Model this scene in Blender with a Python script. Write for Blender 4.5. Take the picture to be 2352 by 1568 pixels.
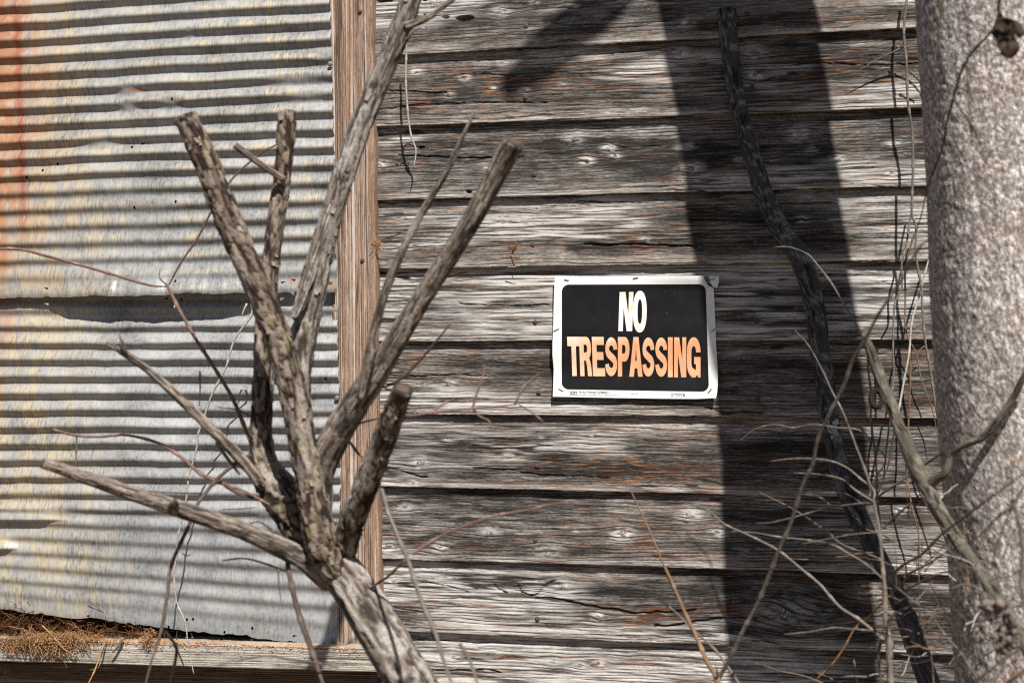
import bpy, math, random
import numpy as np
from mathutils import Vector, Euler, geometry
random.seed(7)
scene = bpy.context.scene
for o in list(bpy.data.objects): bpy.data.objects.remove(o)
# ------------------------------------------------------------------ camera, sky, sun, exposure
FOC, SENS, ZC, DIST, YAW, PITCH = 50.0, 36.0, 1.52, 2.65, math.radians(11.5), math.radians(0.63)
cd = bpy.data.cameras.new('camera'); cam = bpy.data.objects.new('camera', cd)
scene.collection.objects.link(cam); scene.camera = cam
cam.location = (DIST*math.sin(YAW), -DIST*math.cos(YAW), ZC)
cam.rotation_euler = (math.pi/2+PITCH, 0, YAW)
cd.lens = FOC; cd.sensor_width = SENS; cd.clip_start = 0.05; cd.clip_end = 500
cd.dof.use_dof = True; cd.dof.focus_distance = 2.60; cd.dof.aperture_fstop = 4.8
SUN = np.array([-0.5, 1.0, -1.5])            # direction the light travels
to = -SUN/np.linalg.norm(SUN)
EL = math.asin(to[2]); AZ = math.atan2(to[0], to[1])
w = bpy.data.worlds.new('World'); scene.world = w; w.use_nodes = True
sk = w.node_tree.nodes.new('ShaderNodeTexSky'); sk.sky_type = 'NISHITA'; sk.sun_disc = False
sk.sun_elevation = EL; sk.sun_rotation = AZ
bg = w.node_tree.nodes['Background']; bg.inputs['Strength'].default_value = 0.05
w.node_tree.links.new(sk.outputs[0], bg.inputs[0])
sl = bpy.data.lights.new('sun', 'SUN'); sl.energy = 5.0; sl.angle = math.radians(0.53); sl.color = (1.0, 0.965, 0.91)
so = bpy.data.objects.new('sun', sl); scene.collection.objects.link(so)
so.rotation_euler = Vector(SUN.tolist()).to_track_quat('-Z', 'Y').to_euler(); so.location = (1, -2, 5)
vs = scene.view_settings; vs.view_transform = 'Standard'; vs.look = 'None'; vs.exposure = 0.58; vs.gamma = 1
vs.use_curve_mapping = False
scene.render.engine = 'CYCLES'; scene.render.resolution_x = 1024; scene.render.resolution_y = 682
scene.cycles.use_denoising = False; scene.cycles.filter_width = 1.2

# ------------------------------------------------------------------ geometry helpers
_R = np.array(Euler((math.pi/2+PITCH, 0, YAW)).to_matrix()); _C = np.array(cam.location)
def at(fx, fy, d):
    """survey: point seen at (fx,fy) of a 2352x1568 view that stands d metres in front of the wall plane"""
    fx, fy, d = np.broadcast_arrays(np.asarray(fx, float), np.asarray(fy, float), np.asarray(d, float))
    k = SENS/FOC/2352
    v = np.stack([(fx-1176)*k, -(fy-784)*k, -np.ones_like(fx)], -1) @ _R.T
    t = (-d-_C[1])/v[..., 1]
    return _C + v*t[..., None]
def mpp(fx, fy, d):
    p = at(fx, fy, d); ax = -_R[:, 2]
    return ((p-_C)@ax)*SENS/FOC/2352
def hsh(ix, iy, iz=0, s=0):
    n = (ix.astype(np.int64)*374761393 + iy.astype(np.int64)*668265263 + np.asarray(iz).astype(np.int64)*2147483647 + s*1274126177) & 0xffffffff
    n = ((n ^ (n >> 13))*1274126177) & 0xffffffff
    n = ((n ^ (n >> 16))*2246822519) & 0xffffffff
    n = n ^ (n >> 13)
    return (n & 0xffffff)/float(0xffffff)
def vn(x, y, s=0):
    x = np.asarray(x, float); y = np.asarray(y, float); x, y = np.broadcast_arrays(x, y)
    ix = np.floor(x); iy = np.floor(y); fx = x-ix; fy = y-iy
    fx = fx*fx*(3-2*fx); fy = fy*fy*(3-2*fy)
    a = hsh(ix, iy, 0, s); b = hsh(ix+1, iy, 0, s); c = hsh(ix, iy+1, 0, s); e = hsh(ix+1, iy+1, 0, s)
    return (a*(1-fx)+b*fx)*(1-fy)+(c*(1-fx)+e*fx)*fy
def fbm(x, y, s=0, o=4):
    r = 0; a = 0.5; t = 0
    for i in range(o):
        r = r+a*vn(np.asarray(x)*2**i, np.asarray(y)*2**i, s+i*17); t += a; a *= .5
    return r/t
def sst(a, b, x): 
    t = np.clip((x-a)/(b-a), 0, 1); return t*t*(3-2*t)
def cell3(p, s=0):
    """F1, F2-F1 and id of 3-D cells"""
    ip = np.floor(p); f1 = np.full(len(p), 9.); f2 = f1.copy(); cid = np.zeros(len(p))
    for a in (-1, 0, 1):
        for b in (-1, 0, 1):
            for c in (-1, 0, 1):
                q = ip+[a, b, c]
                j = np.stack([hsh(q[:, 0], q[:, 1], q[:, 2], s+k) for k in (1, 2, 3)], -1)
                dd = np.linalg.norm(q+j-p, axis=1); idd = hsh(q[:, 0], q[:, 1], q[:, 2], s+9)
                m = dd < f1
                f2 = np.where(m, f1, np.minimum(f2, dd)); cid = np.where(m, idd, cid); f1 = np.where(m, dd, f1)
    return f1, f2-f1, cid
MATS = {}
def origin(parent):
    o = np.zeros(3)
    while parent is not None:
        o = o+np.array(parent.location); parent = parent.parent
    return o
def build(name, verts, faces, mat, parent=None, smooth=True, attrs=None, base=None):
    """one mesh object from arrays; quads or tris"""
    verts = np.asarray(verts, float).reshape(-1, 3)
    loc = np.zeros(3)
    if parent is None and base is not None: loc = np.asarray(base, float)
    off = origin(parent)+loc
    me = bpy.data.meshes.new(name)
    if isinstance(faces, np.ndarray):
        n, k = faces.shape
        me.vertices.add(len(verts)); me.vertices.foreach_set('co', (verts-off).ravel())
        me.loops.add(n*k); me.loops.foreach_set('vertex_index', faces.astype(np.int32).ravel())
        me.polygons.add(n); me.polygons.foreach_set('loop_start', np.arange(0, n*k, k, dtype=np.int32))
        me.update(calc_edges=True)
    else:
        me.from_pydata((verts-off).tolist(), [], faces); me.update()
    me.validate()
    if smooth: me.polygons.foreach_set('use_smooth', np.ones(len(me.polygons), bool))
    for an, av in (attrs or {}).items():
        av = np.asarray(av, np.float32)
        if av.shape[1] == 3:
            a = me.attributes.new(an, 'FLOAT_VECTOR', 'POINT'); a.data.foreach_set('vector', av.ravel())
        else:
            a = me.attributes.new(an, 'FLOAT_COLOR', 'POINT'); a.data.foreach_set('color', av.ravel())
    for m in (mat if isinstance(mat, (list, tuple)) else [mat]): me.materials.append(MATS[m] if isinstance(m, str) else m)
    o = bpy.data.objects.new(name, me); scene.collection.objects.link(o); o.location = loc
    if parent is not None: o.parent = parent
    return o
def tag(o, label=None, cat=None, group=None, kind=None):
    if label: o['label'] = label
    if cat: o['category'] = cat
    if group: o['group'] = group
    if kind: o['kind'] = kind
    return o
def thing(name, label, cat, loc, group=None):
    o = bpy.data.objects.new(name, None); scene.collection.objects.link(o); o.location = loc; o.empty_display_size = .05
    return tag(o, label, cat, group)
def grid_faces(nr, nc, close=False):
    r = np.arange(nr-1)[:, None]; c = np.arange(nc if close else nc-1)[None, :]
    a = r*nc+c; b = r*nc+(c+1) % nc
    return np.stack([a, b, b+nc, a+nc], -1).reshape(-1, 4)
def catmull(P, step):
    P = np.asarray(P, float)
    if len(P) == 2: P = np.array([P[0], (P[0]+P[1])/2, P[1]])
    Q = np.vstack([2*P[0]-P[1], P, 2*P[-1]-P[-2]])
    out = []
    for i in range(1, len(Q)-2):
        L = np.linalg.norm(Q[i+1, :3]-Q[i, :3]); n = max(2, int(L/step))
        t = np.linspace(0, 1, n, endpoint=False)[:, None]
        a, b, c, e = Q[i-1], Q[i], Q[i+1], Q[i+2]
        out.append(.5*(2*b+(c-a)*t+(2*a-5*b+4*c-e)*t**2+(3*b-a-3*c+e)*t**3))
    out.append(P[-1][None]); return np.vstack(out)
def tube_arrays(P4, nseg, step, bark=None, seed=0, cap=True):
    """P4 rows = x,y,z,radius. returns verts, list of faces, attrs"""
    C = catmull(P4, step); p = C[:, :3]; r = np.maximum(C[:, 3], .0004)
    T = np.gradient(p, axis=0); T /= np.linalg.norm(T, axis=1)[:, None]
    N = np.zeros_like(T); n = np.cross(T[0], [0.3, 1, 0.2]); n /= np.linalg.norm(n)
    for i in range(len(T)):
        n = n-T[i]*(n@T[i]); n /= np.linalg.norm(n); N[i] = n
    B = np.cross(T, N)
    s = np.concatenate([[0], np.cumsum(np.linalg.norm(np.diff(p, axis=0), axis=1))])
    th = np.linspace(0, 2*math.pi, nseg, endpoint=False)
    ct, st = np.cos(th)[None, :, None], np.sin(th)[None, :, None]
    dirs = N[:, None]*ct+B[:, None]*st
    rr = np.repeat(r[:, None], nseg, 1); ss = np.repeat(s[:, None], nseg, 1)
    cyl = np.stack([rr*ct[..., 0], rr*st[..., 0], ss], -1).reshape(-1, 3)
    mask = np.zeros((len(cyl), 4)); mask[:, 3] = 1
    disp = np.zeros(len(cyl))
    if bark:
        disp, mask = bark(cyl, np.repeat(r, nseg), seed)
    v = (p[:, None]+dirs*(rr+disp.reshape(rr.shape))[..., None]).reshape(-1, 3)
    f = grid_faces(len(p), nseg, True)[:, ::-1]
    gc = np.stack([ss.ravel(), np.repeat(th[None], len(p), 0).ravel()*rr.ravel(), cyl[:, 0]*0+seed*1.37], -1)
    faces = f; vs_ = [v]; ms = [mask]; gs = [gc]
    if cap:   # domed end caps (triangles stored as degenerate-free quads via two rings + centre)
        faces = f.tolist(); nv = len(v)
        for ring, sg, i in ((0, -1, 0), (len(p)-1, 1, -1)):
            c = v[ring*nseg:(ring+1)*nseg].mean(0)
            inner = c+(v[ring*nseg:(ring+1)*nseg]-c)*.6+T[i]*sg*r[i]*.12
            vs_.append(np.vstack([inner, [c+T[i]*sg*r[i]*.15]]))
            m = np.zeros((nseg+1, 4)); m[:, 3] = 0; m[:, 0] = np.abs(vn(np.arange(nseg+1)*.7, seed*1.0)); ms.append(m)
            gs.append(np.zeros((nseg+1, 3))+[s[i], 0, seed])
            for k in range(nseg):
                a, b = ring*nseg+k, ring*nseg+(k+1) % nseg; ia, ib = nv+k, nv+(k+1) % nseg
                q = [a, b, ib, ia]; t3 = [ia, ib, nv+nseg]
                if sg < 0: faces.append(q); faces.append(t3)
                else: faces.append(q[::-1]); faces.append(t3[::-1])
            nv += nseg+1
    return np.vstack(vs_), faces, {'gc': np.vstack(gs), 'mask': np.vstack(ms)}
def px_path(pts, wscale=1.0):
    """rows fx,fy,d,width(view px) -> x,y,z,radius"""
    pts = np.asarray(pts, float)
    p = at(pts[:, 0], pts[:, 1], pts[:, 2]); m = mpp(pts[:, 0], pts[:, 1], pts[:, 2])
    return np.hstack([p, (pts[:, 3]*m*.5*wscale)[:, None]])
def bark_furrow(amp=.003):
    def f(c, r, seed):
        th = np.arctan2(c[:, 1], c[:, 0]); cx, sx = np.cos(th), np.sin(th)
        w_ = .6*(fbm(c[:, 2]*25, th*2, seed)-.5)
        b = fbm(c[:, 2]*9+w_, cx*5+sx*3.3+w_*2, seed+1, 3); b2 = fbm(c[:, 2]*9+4, sx*5-cx*3.1+w_*2, seed+2, 3)
        cr = np.maximum(sst(.075, .015, np.abs(b-.5)), sst(.06, .01, np.abs(b2-.5)))
        xc = sst(.06, .015, np.abs(fbm(c[:, 2]*45, cx*3+sx*2, seed+3)-.5))*.6
        cr = np.maximum(cr, xc*sst(.4, .6, b)); fine = fbm(c[:, 2]*120, cx*22+sx*17, seed+4)-.5
        pale = sst(.45, .62, fbm(c[:, 2]*26, cx*3-sx*2+7, seed+5))
        lump = fbm(c[:, 2]*14, cx*1.3+sx, seed+8)-.5
        return -amp*cr+amp*.5*fine+r*.16*lump, np.stack([1-cr*.9, .5+fine, pale, np.ones(len(c))], -1)
    return f
# bark shapers -------------------------------------------------------
def bark_flaky(amp=.0022, size=.011, elong=2.6):
    def f(c, r, seed):
        q = c*[1, 1, 1/elong]/size+seed*3.1
        q = q+.35*np.stack([fbm(c[:, 2]*60, c[:, 0]*90, seed), fbm(c[:, 2]*60, c[:, 1]*90, seed+5), fbm(c[:, 0]*90, c[:, 1]*90, seed+9)], -1)
        f1, e, cid = cell3(q, seed)
        plate = sst(.0, .16, e)*(.25+.75*sst(.1, .45, cid)); lift = .25+.75*cid
        peeled = .8*sst(.60, .72, fbm(c[:, 2]*14+seed, np.arctan2(c[:, 1], c[:, 0])*1.1+5, seed+3))
        fine = fbm(c[:, 2]*150, (c[:, 0]-c[:, 1])*500, seed+4)-.5
        lump = (fbm(c[:, 2]*18, np.arctan2(c[:, 1], c[:, 0])*.9, seed+8)-.5)
        A = np.minimum(amp, r*.13)
        d = A*(1.5*plate*lift*(1-.7*peeled)-.5)+A*.7*fine+r*.22*lump
        return d, np.stack([plate*(1-peeled)+peeled*.8, cid, peeled, np.ones(len(c))], -1)
    return f
def bark_smooth(amp=.0006):
    def f(c, r, seed):
        th = np.arctan2(c[:, 1], c[:, 0])
        a = fbm(c[:, 2]*35, th*1.3, seed)-.5; b = fbm(c[:, 2]*160, np.cos(th)*6+3, seed+2)-.5
        n = np.exp(-((c[:, 2]*21+seed*.37) % 1-.5)**2/.006)          # bud nodes
        d = r*.25*a+np.minimum(amp, r*.3)*b+r*.35*n
        return d, np.stack([.5+a, .5+b, n, np.ones(len(c))], -1)
    return f
def bark_stringy(amp=.0016):
    def f(c, r, seed):
        th = np.arctan2(c[:, 1], c[:, 0])
        a = fbm(c[:, 2]*16, np.cos(th)*2+np.sin(th)*1.4+seed, seed)-.5
        b = fbm(c[:, 2]*34, np.cos(th)*7+np.sin(th)*9, seed+3); b2 = fbm(c[:, 2]*140, th*6, seed+6)-.5
        cr = sst(.42, .34, b)*sst(.4, .6, fbm(c[:, 2]*30, th*2, seed+21))
        d = r*.2*a-amp*cr+amp*.5*b2
        pale = sst(.5, .68, fbm(c[:, 2]*90, np.cos(th)*5+np.sin(th)*4, seed+11))
        return d, np.stack([1-cr, .5+b2, pale, np.ones(len(c))], -1)
    return f
# ------------------------------------------------------------------ material helpers
class NT:
    def __init__(s, name):
        s.m = bpy.data.materials.new(name); s.m.use_nodes = True; s.t = s.m.node_tree
        s.b = s.t.nodes['Principled BSDF']; MATS[name] = s.m
    def n(s, t, **k):
        x = s.t.nodes.new('ShaderNode'+t)
        for a, b in k.items(): setattr(x, a, b)
        return x
    def put(s, sock, v):
        if isinstance(v, bpy.types.NodeSocket): s.t.links.new(v, sock)
        elif isinstance(v, (tuple, list)) and len(v) == 3 and sock.type == 'RGBA': sock.default_value = (*v, 1)
        else: sock.default_value = v
    def attr(s, nm):
        a = s.n('Attribute', attribute_name=nm); return a
    def math(s, op, a, b=0.0, c=None, clamp=False):
        x = s.n('Math', operation=op, use_clamp=clamp); s.put(x.inputs[0], a); s.put(x.inputs[1], b)
        if c is not None: s.put(x.inputs[2], c)
        return x.outputs[0]
    def vmul(s, v, k):
        x = s.n('VectorMath', operation='MULTIPLY'); s.put(x.inputs[0], v); s.put(x.inputs[1], k); return x.outputs[0]
    def noise(s, v, scale=1, detail=3, rough=.55, dist=0):
        x = s.n('TexNoise'); s.put(x.inputs['Vector'], v); x.inputs['Scale'].default_value = scale
        x.inputs['Detail'].default_value = detail; x.inputs['Roughness'].default_value = rough; x.inputs['Distortion'].default_value = dist
        return x.outputs['Fac']
    def vor(s, v, scale, feat='F1'):
        x = s.n('TexVoronoi', feature=feat); s.put(x.inputs['Vector'], v); x.inputs['Scale'].default_value = scale; return x.outputs['Distance']
    def ramp(s, f, stops, interp='LINEAR'):
        x = s.n('ValToRGB'); e = x.color_ramp.elements; x.color_ramp.interpolation = interp
        while len(e) < len(stops): e.new(.5)
        for el, (p, c) in zip(e, stops):
            el.position = p; el.color = (*c, 1) if isinstance(c, tuple) else (c, c, c, 1)
        s.put(x.inputs[0], f); return x.outputs[0]
    def mix(s, f, a, b, mode='MIX'):
        x = s.n('Mix', data_type='RGBA', blend_type=mode); x.clamp_factor = True
        s.put(x.inputs[0], f); s.put(x.inputs[6], a); s.put(x.inputs[7], b); return x.outputs[2]
    def ss(s, a, b, x):
        m = s.n('MapRange', interpolation_type='SMOOTHSTEP'); s.put(m.inputs[0], x)
        m.inputs[1].default_value = a; m.inputs[2].default_value = b; return m.outputs[0]
    def sep(s, v):
        x = s.n('SeparateXYZ'); s.put(x.inputs[0], v); return x.outputs
    def sepc(s, v):
        x = s.n('SeparateColor'); s.put(x.inputs[0], v); return x.outputs
    def comb(s, a, b, c):
        x = s.n('CombineXYZ'); s.put(x.inputs[0], a); s.put(x.inputs[1], b); s.put(x.inputs[2], c); return x.outputs[0]
    def pos(s): return s.n('NewGeometry').outputs['Position']
    def out(s, col, rough=.8, bump=None, bstr=.5, bdist=.001, metal=0, spec=.3):
        s.put(s.b.inputs['Base Color'], col); s.put(s.b.inputs['Roughness'], rough); s.put(s.b.inputs['Metallic'], metal)
        s.put(s.b.inputs['Specular IOR Level'], spec)
        if bump is not None:
            x = s.n('Bump'); x.inputs['Strength'].default_value = bstr; x.inputs['Distance'].default_value = bdist
            s.put(x.inputs['Height'], bump); s.put(s.b.inputs['Normal'], x.outputs[0])
        return s.m
def wood_mat(name, dark, mid, light, warm, warmth=.35, bleach=(.62, .58, .54), seedk=0.0):
    m = NT(name); g = m.attr('gc').outputs['Vector']; ma = m.attr('mask'); r, gg, bb = m.sepc(ma.outputs['Color'])[:3]; hal = ma.outputs['Alpha']
    m2 = m.attr('m2').outputs['Color']; tan_, top_, wea = m.sepc(m2)[:3]
    fib = m.noise(m.vmul(g, (130, 1500, 1)), 1, 2, .6)
    ring = m.noise(m.vmul(g, (14, 250, 1)), 1, 5, .75)
    ring2 = m.noise(m.vmul(g, (32, 620, 1)), 1, 3, .7)
    big = m.noise(m.vmul(g, (9, 40, 1)), 1, 6, .72)
    ph = m.sep(m.attr('ph').outputs['Vector'])[0]; fr = m.math('FRACT', ph); idn = m.math('FLOOR', ph)
    wn1 = m.n('TexWhiteNoise', noise_dimensions='1D'); m.put(wn1.inputs['W'], idn)
    gx_ = m.sep(g)[0]
    alo = m.noise(m.comb(m.math('MULTIPLY', gx_, 13.), m.math('MULTIPLY', idn, 3.7), 0.0), 1, 2, .6)
    prof = m.math('MULTIPLY', m.ss(.50, .18, fr), m.ss(.0, .10, fr))
    lines = m.math('MULTIPLY', prof, m.math('MULTIPLY', m.ss(.0, .55, wn1.outputs['Value']), m.ss(.30, .52, alo)))
    f = m.math('ADD', m.math('MULTIPLY', ring, .42), m.math('MULTIPLY', fib, .60))
    f = m.math('ADD', f, m.math('MULTIPLY', ring2, .70))
    f = m.math('ADD', m.math('SUBTRACT', f, .31), m.math('MULTIPLY', m.math('SUBTRACT', big, .5), .50))
    f = m.math('SUBTRACT', m.math('ADD', f, m.math('ADD', m.math('MULTIPLY', tan_, .10), m.math('MULTIPLY', top_, .20))), m.math('MULTIPLY', wea, .19))
    col = m.ramp(f, [(.22, tuple(c*.45 for c in dark)), (.38, dark), (.50, mid), (.66, light), (.90, bleach)])
    col = m.mix(m.math('MULTIPLY', tan_, .40), col, m.mix(1.0, col, (1.0, .84, .70), 'MULTIPLY'))
    wn = m.noise(m.vmul(g, (22, 330, 2.3)), 1, 3, .65)
    wz = m.noise(m.vmul(g, (2.1, 9, 5.1)), 1, 2, .5)
    wf = m.math('MULTIPLY', m.ss(.52, .68, wn), m.ss(.42, .62, wz))
    wf = m.math('MULTIPLY', wf, warmth*2.4, clamp=True)
    col = m.mix(wf, col, warm)
    col = m.mix(m.math('MULTIPLY', bb, m.ss(.35, .6, wn)), col, (.24, .075, .022))
    col = m.mix(m.math('MULTIPLY', m.ss(.25, 1, bb), .75), col, (.045, .018, .009))  # rotten pits
    col = m.mix(m.math('MULTIPLY', hal, m.math('ADD', .45, m.math('MULTIPLY', fib, 1.0)), clamp=True), col, bleach)
    kn = m.noise(m.vmul(g, (500, 500, 1)), 1, 2, .6)
    col = m.mix(m.math('MULTIPLY', r, .85), col, m.ramp(kn, [(.35, (.05, .046, .042)), (.5, (.22, .205, .19)), (.68, (.52, .49, .46))]))
    ck = m.ss(.37, .30, m.noise(m.vmul(g, (7, 330, 3.3)), 1, 2, .5))
    dk = m.math('MAXIMUM', m.math('MAXIMUM', m.math('MULTIPLY', ck, .6), m.math('MULTIPLY', lines, .92)), gg)
    col = m.mix(dk, col, (.016, .013, .011))
    hgt = m.math('SUBTRACT', m.math('ADD', m.math('MULTIPLY', ring, .8), m.math('MULTIPLY', fib, .5)), m.math('MULTIPLY', dk, .8))
    return m.out(col, .82, hgt, .7, .0011, spec=.25)
wood_mat('weathered_siding', (.026, .023, .020), (.098, .086, .076), (.232, .209, .188), (.34, .15, .065), bleach=(.64, .60, .56))
wood_mat('post_wood', (.13, .074, .047), (.25, .152, .10), (.35, .24, .17), (.28, .13, .065), .4, (.62, .56, .50))
wood_mat('sill_wood', (.10, .085, .07), (.30, .265, .22), (.50, .46, .40), (.40, .22, .10), .2, (.66, .61, .54))
wood_mat('under_wood', (.05, .033, .022), (.11, .075, .048), (.18, .13, .09), (.2, .09, .04), .4, (.3, .24, .19))
def metal_mat():
    m = NT('galvanised_sheet'); p = m.pos(); x, y, z = m.sep(p)[:3]; ma = m.attr('mask'); r, g, b = m.sepc(ma.outputs['Color'])[:3]
    streak = m.noise(m.vmul(p, (330, 30, 60)), 1, 2, .5)
    grain = m.noise(m.vmul(p, (900, 300, 900)), 1, 2, .5)
    blot = m.noise(m.vmul(p, (9, 9, 14)), 1, 5, .62)
    spang = m.vor(m.vmul(p, (150, 20, 150)), 1)
    f = m.math('ADD', m.math('MULTIPLY', streak, .35), m.math('MULTIPLY', blot, .65))
    col = m.ramp(f, [(.30, (.10, .102, .10)), (.44, (.205, .208, .205)), (.56, (.30, .303, .298)), (.72, (.42, .415, .40))])
    col = m.mix(m.math('MULTIPLY', m.ss(.2, .7, spang), .18), col, (.50, .52, .54))
    # straw-coloured oxide, rust, red run of paint (masks are laid over the sheet)
    col = m.mix(m.math('MULTIPLY', m.math('MULTIPLY', g, m.ss(.3, .62, streak)), 1.0, clamp=True), col, (.48, .39, .255))
    col = m.mix(m.math('MULTIPLY', r, m.ss(.2, .55, m.noise(m.vmul(p, (60, 60, 20)), 1, 4, .6))), col, (.33, .165, .085))
    col = m.mix(m.math('MULTIPLY', b, m.ss(.25, .6, m.noise(m.vmul(p, (150, 50, 12)), 1, 3, .6))), col, (.27, .085, .05))
    dirt = m.ss(.60, .74, m.noise(m.vmul(p, (300, 40, 60)), 1, 4, .65))
    col = m.mix(m.math('MULTIPLY', dirt, .40), col, (.12, .112, .10))
    rg = m.math('ADD', .40, m.math('MULTIPLY', blot, .25))
    rusty = m.math('MAXIMUM', r, b)
    return m.out(col, rg, m.math('ADD', streak, m.math('MULTIPLY', grain, .5)), .2, .0005, metal=m.math('SUBTRACT', .35, m.math('MULTIPLY', rusty, .3)), spec=.4)
metal_mat()
def bark_mat(name, crev, plate, plate2, peeled, cut, lichen=0.0, rough=.85):
    m = NT(name); g = m.attr('gc').outputs['Vector']; ma = m.attr('mask'); r, gg, b = m.sepc(ma.outputs['Color'])[:3]; al = ma.outputs['Alpha']
    fn = m.noise(m.vmul(g, (220, 600, 1)), 1, 4, .7); bn = m.noise(m.vmul(g, (85, 190, 1)), 1, 4, .65)
    pc = m.mix(m.ss(.25, .75, m.math('ADD', m.math('MULTIPLY', gg, .5), m.math('MULTIPLY', bn, .5))), plate, plate2)
    pc = m.mix(m.math('MULTIPLY', b, m.ss(.3, .6, fn)), pc, peeled)
    col = m.mix(r, crev, pc)
    col = m.mix(m.ss(.58, .72, fn), col, m.mix(.5, col, plate2))
    col = m.mix(m.ss(.45, .3, fn), col, m.mix(.45, col, crev))
    if lichen:
        ln = m.noise(m.vmul(g, (45, 110, 3)), 1, 3, .6); col = m.mix(m.math('MULTIPLY', m.ss(.60, .68, ln), lichen), col, (.26, .25, .06))
    cw = m.noise(m.vmul(m.pos(), (600, 600, 600)), 1, 3, .6)
    col = m.mix(al, m.mix(cw, cut, crev), col)
    return m.out(col, rough, m.math('ADD', m.math('MULTIPLY', fn, .8), bn), 1.0, .0022, spec=.2)
bark_mat('shrub_bark', (.009, .005, .004), (.095, .062, .042), (.26, .205, .16), (.56, .49, .42), (.17, .12, .09), .5)
bark_mat('pale_shrub_bark', (.022, .015, .012), (.16, .128, .104), (.27, .228, .195), (.45, .40, .355), (.2, .15, .12), .18)
bark_mat('limb_bark', (.02, .015, .012), (.15, .118, .096), (.27, .22, .183), (.44, .36, .30), (.15, .11, .08), .25)
bark_mat('dark_stick_bark', (.012, .012, .012), (.040, .040, .040), (.070, .068, .066), (.23, .22, .21), (.16, .15, .15))
bark_mat('stem_bark', (.018, .015, .011), (.068, .060, .046), (.13, .115, .09), (.23, .19, .15), (.25, .18, .11), .25)
bark_mat('twig_red', (.11, .055, .042), (.20, .115, .092), (.30, .19, .155), (.52, .36, .30), (.3, .22, .16))
bark_mat('twig_grey', (.085, .066, .053), (.185, .152, .125), (.285, .24, .20), (.42, .36, .30), (.5, .42, .33))
bark_mat('twig_dark', (.05, .034, .027), (.12, .085, .068), (.20, .145, .115), (.30, .22, .17), (.3, .22, .16))
bark_mat('twig_brown', (.11, .065, .035), (.22, .135, .075), (.31, .20, .12), (.40, .28, .17), (.4, .3, .2))
bark_mat('straw_stalk', (.26, .12, .04), (.42, .23, .09), (.54, .34, .16), (.60, .42, .23), (.5, .35, .2))
bark_mat('splinter_wood', (.12, .05, .02), (.24, .12, .055), (.33, .19, .10), (.36, .24, .14), (.3, .2, .12))
bark_mat('pale_vine', (.30, .26, .22), (.46, .41, .355), (.60, .55, .49), (.72, .67, .60), (.5, .42, .33))
def trunk_mat():
    m = NT('tree_bark'); ma = m.attr('mask'); r, g, b = m.sepc(ma.outputs['Color'])[:3]; gc = m.attr('gc').outputs['Vector']
    fn = m.noise(m.vmul(gc, (330, 330, 1)), 1, 4, .65); bn = m.noise(m.vmul(gc, (16, 26, 1)), 1, 3, .6)
    f = m.math('ADD', m.math('MULTIPLY', r, .5), m.math('MULTIPLY', fn, .5))
    fl = m.noise(m.vmul(gc, (150, 260, 1)), 1, 3, .7)
    f = m.math('ADD', m.math('MULTIPLY', f, .65), m.math('MULTIPLY', fl, .55)); f = m.math('SUBTRACT', f, .07)
    col = m.ramp(f, [(.29, (.05, .041, .035)), (.41, (.175, .15, .132)), (.51, (.35, .31, .28)), (.62, (.76, .70, .65))])
    col = m.mix(m.math('MULTIPLY', m.ss(.48, .66, bn), .35), col, m.mix(1.0, col, (1.0, .78, .70), 'MULTIPLY'))
    return m.out(col, .85, fn, .7, .002, spec=.2)
trunk_mat()
def plain(name, col, rough=.6, metal=0, var=.25, scale=120, spec=.3, bstr=.2):
    m = NT(name); n = m.noise(m.vmul(m.pos(), (scale,)*3), 1, 4, .6)
    c = m.mix(n, tuple(v*(1-var) for v in col), tuple(min(1, v*(1+var)) for v in col))
    return m.out(c, rough, n, bstr, .0006, metal, spec)
plain('rusty_nail', (.10, .055, .042), .75, .2, .4, 500)
plain('sheet_nail', (.20, .20, .20), .55, .5, .3, 500)
plain('staple_steel', (.22, .21, .20), .45, .8, .3, 400)
plain('interior_dark', (.035, .026, .02), .9, 0, .5, 60)
plain('sawdust', (.42, .21, .09), .95, 0, .45, 420, .1, .8)
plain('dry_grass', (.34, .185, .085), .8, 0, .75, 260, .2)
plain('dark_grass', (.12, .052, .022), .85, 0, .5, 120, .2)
plain('dead_leaf', (.035, .02, .013), .8, 0, .5, 200)
plain('seed_fluff', (.18, .14, .12), .9, 0, .45, 200, .1)
plain('fungus', (.014, .011, .009), .85, 0, .4, 300, .2, .8)
plain('pale_lichen', (.42, .46, .45), .9, 0, .3, 500, .1, .8)
plain('splinter', (.48, .25, .10), .8, 0, .4, 300)
plain('bark_flake', (.24, .19, .15), .85, 0, .6, 150, .2)
def sign_mats():
    m = NT('sign_paper'); n = m.noise(m.vmul(m.pos(), (90,)*3), 1, 4, .6)
    m.out(m.ramp(n, [(.3, (.76, .76, .73)), (.7, (.82, .82, .80))]), .4, n, .08, .0008, spec=.4)
    m = NT('sign_black'); n = m.noise(m.vmul(m.pos(), (28,)*3), 1, 4, .6); s2 = m.noise(m.vmul(m.pos(), (420,)*3), 1, 1, .5)
    c = m.mix(m.ss(.79, .82, s2), m.ramp(n, [(.3, (.006, .0055, .006)), (.7, (.012, .0105, .0105))]), (.4, .37, .35))
    m.out(c, .40, n, .06, .001, spec=.22)
    m = NT('sign_orange'); p = m.pos(); n = m.noise(m.vmul(p, (34,)*3), 1, 4, .65)
    f = m.math('ADD', m.math('MULTIPLY', n, .9), m.math('MULTIPLY', m.attr('mask').outputs['Fac'], .55))
    m.out(m.ramp(f, [(.38, (.78, .34, .17)), (.60, (.82, .45, .26)), (.86, (.84, .60, .43)), (1.0, (.84, .79, .74))]), .42, n, .05, .001, spec=.4)
    plain('sign_ink', (.09, .09, .09), .5, 0, .2, 300)
sign_mats()
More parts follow.
